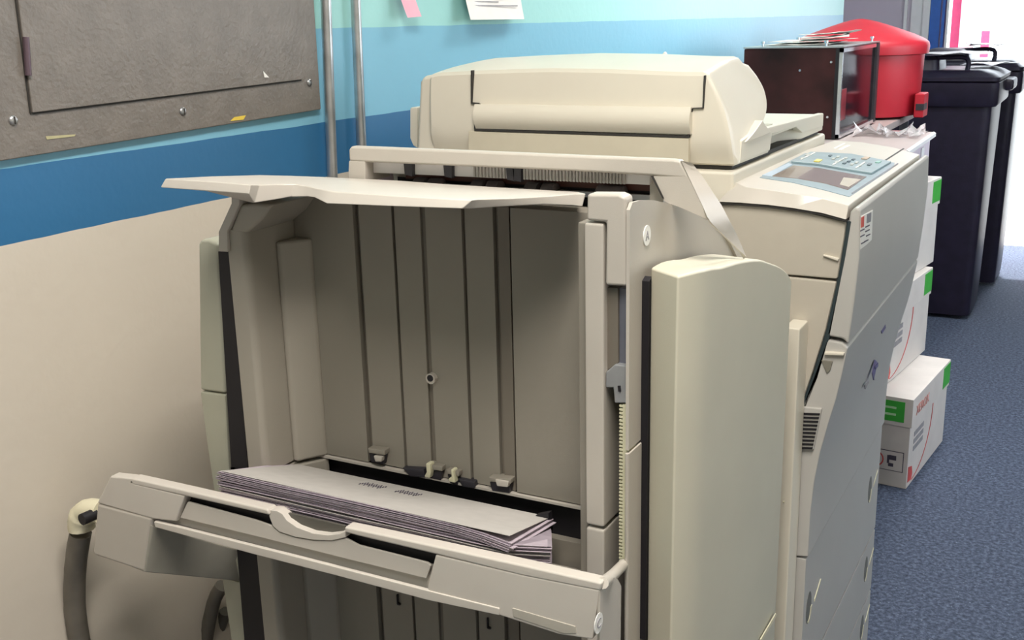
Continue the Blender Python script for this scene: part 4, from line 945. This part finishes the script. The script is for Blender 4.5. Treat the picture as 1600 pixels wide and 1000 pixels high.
# ================================================================== WHEELIE BINS
def wheelie(xr, y0, w_, d_, h, lab):
    t = thing('wheelie_bin', lab, 'bin', (xr-w_/2, y0+d_/2, 0), 'dark wheeled bins in the corridor')
    def ring(x0, x1, ya, yb, z, r=.035, n=5):
        out = []
        for cx, cy, a0 in ((x1-r, ya+r, -90), (x1-r, yb-r, 0), (x0+r, yb-r, 90), (x0+r, ya+r, 180)):
            for k in range(n):
                a = math.radians(a0+90*k/(n-1)); out.append(Vector((cx+r*math.cos(a), cy+r*math.sin(a), z)))
        return out
    tp_ = .028
    loft([ring(xr-w_+.05, xr-tp_, y0+.03, y0+d_-.14, .02), ring(xr-w_+.045, xr-tp_+.002, y0+.025, y0+d_-.13, .08), ring(xr-w_+.012, xr-.012, y0+.004, y0+d_-.01, h-.10)], BIN, 'tub', t)
    loft([ring(xr-w_-.006, xr+.006, y0-.012, y0+d_+.01, h-.10), ring(xr-w_-.012, xr+.012, y0-.016, y0+d_+.015, h-.09), ring(xr-w_-.012, xr+.012, y0-.016, y0+d_+.015, h-.005), ring(xr-w_, xr, y0-.008, y0+d_+.01, h)], BIN, 'rim', t)
    lid = loft([ring(xr-w_-.004, xr+.012, y0-.02, y0+d_+.01, h+.003), ring(xr-w_-.004, xr+.014, y0-.02, y0+d_+.01, h+.018), ring(xr-w_+.02, xr-.01, y0+.0, y0+d_-.03, h+.034), ring(xr-w_+.05, xr-.045, y0+.03, y0+d_-.06, h+.045)], BIN, 'lid', t)
    loft([ring(xr-w_+.06, xr-w_*.46, y0+.04, y0+d_-.20, h+.035), ring(xr-w_+.07, xr-w_*.47, y0+.05, y0+d_-.21, h+.085), ring(xr-w_+.09, xr-w_*.50, y0+.08, y0+d_-.25, h+.100)], BIN, 'lid_dome', lid)
    tube('handle', spline([(xr-.30, y0+.10, h+.04), (xr-.295, y0+.10, h+.085), (xr-.22, y0+.10, h+.095), (xr-.13, y0+.10, h+.092), (xr-.125, y0+.10, h+.04)], 4), .010, BIN, lid, 8)
    bx('side_grip', (xr-.03, xr+.042, y0+d_-.20, y0+d_+.02, h-.055, h-.005), BIN, t, .012)
    tube('axle', [(xr-w_+.06, y0+d_-.10, .10), (xr-.09, y0+d_-.10, .10)], .012, DKMET, t, 8)
    for xx in (xr-w_+.08, xr-.16):
        wh = finish('wheel', tube_bm([(xx, y0+d_-.10, .10), (xx+.05, y0+d_-.10, .10)], .10, 20), BIN, t, 0)
        finish('hub_cap', tube_bm([(xx-.003, y0+d_-.10, .10), (xx+.053, y0+d_-.10, .10)], .035, 12), DKMET, wh, 0)
    return t
wheelie(-.412, 4.93, .50, .52, 1.02, 'nearer dark wheelie bin with hinged lid, right behind the red tub')
wheelie(-.372, 5.62, .50, .55, 1.03, 'farther dark wheelie bin, half hidden, towards the bright doorway')
# papers and bag on the bin lids
for k, (x, y, z, wx, wy, an, lab) in enumerate(((-.60, 5.08, 1.125, .13, .12, .3, 'white paper lying on the raised lid of the nearer dark bin'), (-.47, 5.25, 1.075, .07, .12, -.4, 'white paper on the low part of the nearer bin lid, by its handle'),
                                                (-.50, 5.80, 1.14, .12, .15, .2, 'crumpled white paper on the farther dark bin'))):
    bm = bmesh.new(); rnd = random.Random(k); rows = []
    for i in range(5):
        rows.append([bm.verts.new((x+(i/4-.5)*wx*2*math.cos(an)-(j/4-.5)*wy*2*math.sin(an), y+(i/4-.5)*wx*2*math.sin(an)+(j/4-.5)*wy*2*math.cos(an), z+rnd.uniform(0, .012))) for j in range(5)])
    fs = [bm.faces.new((rows[i][j], rows[i+1][j], rows[i+1][j+1], rows[i][j+1])) for i in range(4) for j in range(4)]
    ex = bmesh.ops.extrude_face_region(bm, geom=fs)
    for v in [e for e in ex['geom'] if isinstance(e, bmesh.types.BMVert)]: v.co.z += .0015
    o = finish('loose_sheet', bm, WPAINT, None, 0, smooth=False, at=(x, y, z)); o['label'] = lab; o['category'] = 'paper'; o['group'] = 'papers on the bins'
# red post outside
pq = on(1, 9.0, 1539, 70)
rp = thing('red_post', 'thin red post outside in the bright daylight beyond the doorway', 'post', (pq.x, 9.0, -.01))
bx('shaft', (pq.x-.03, pq.x+.03, 8.97, 9.03, -.01, on(1, 9.0, 1539, 48).z), REDP, rp, .006)
bx('foot_plate', (pq.x-.08, pq.x+.08, 8.92, 9.08, -.01, .01), REDP, rp, .003)
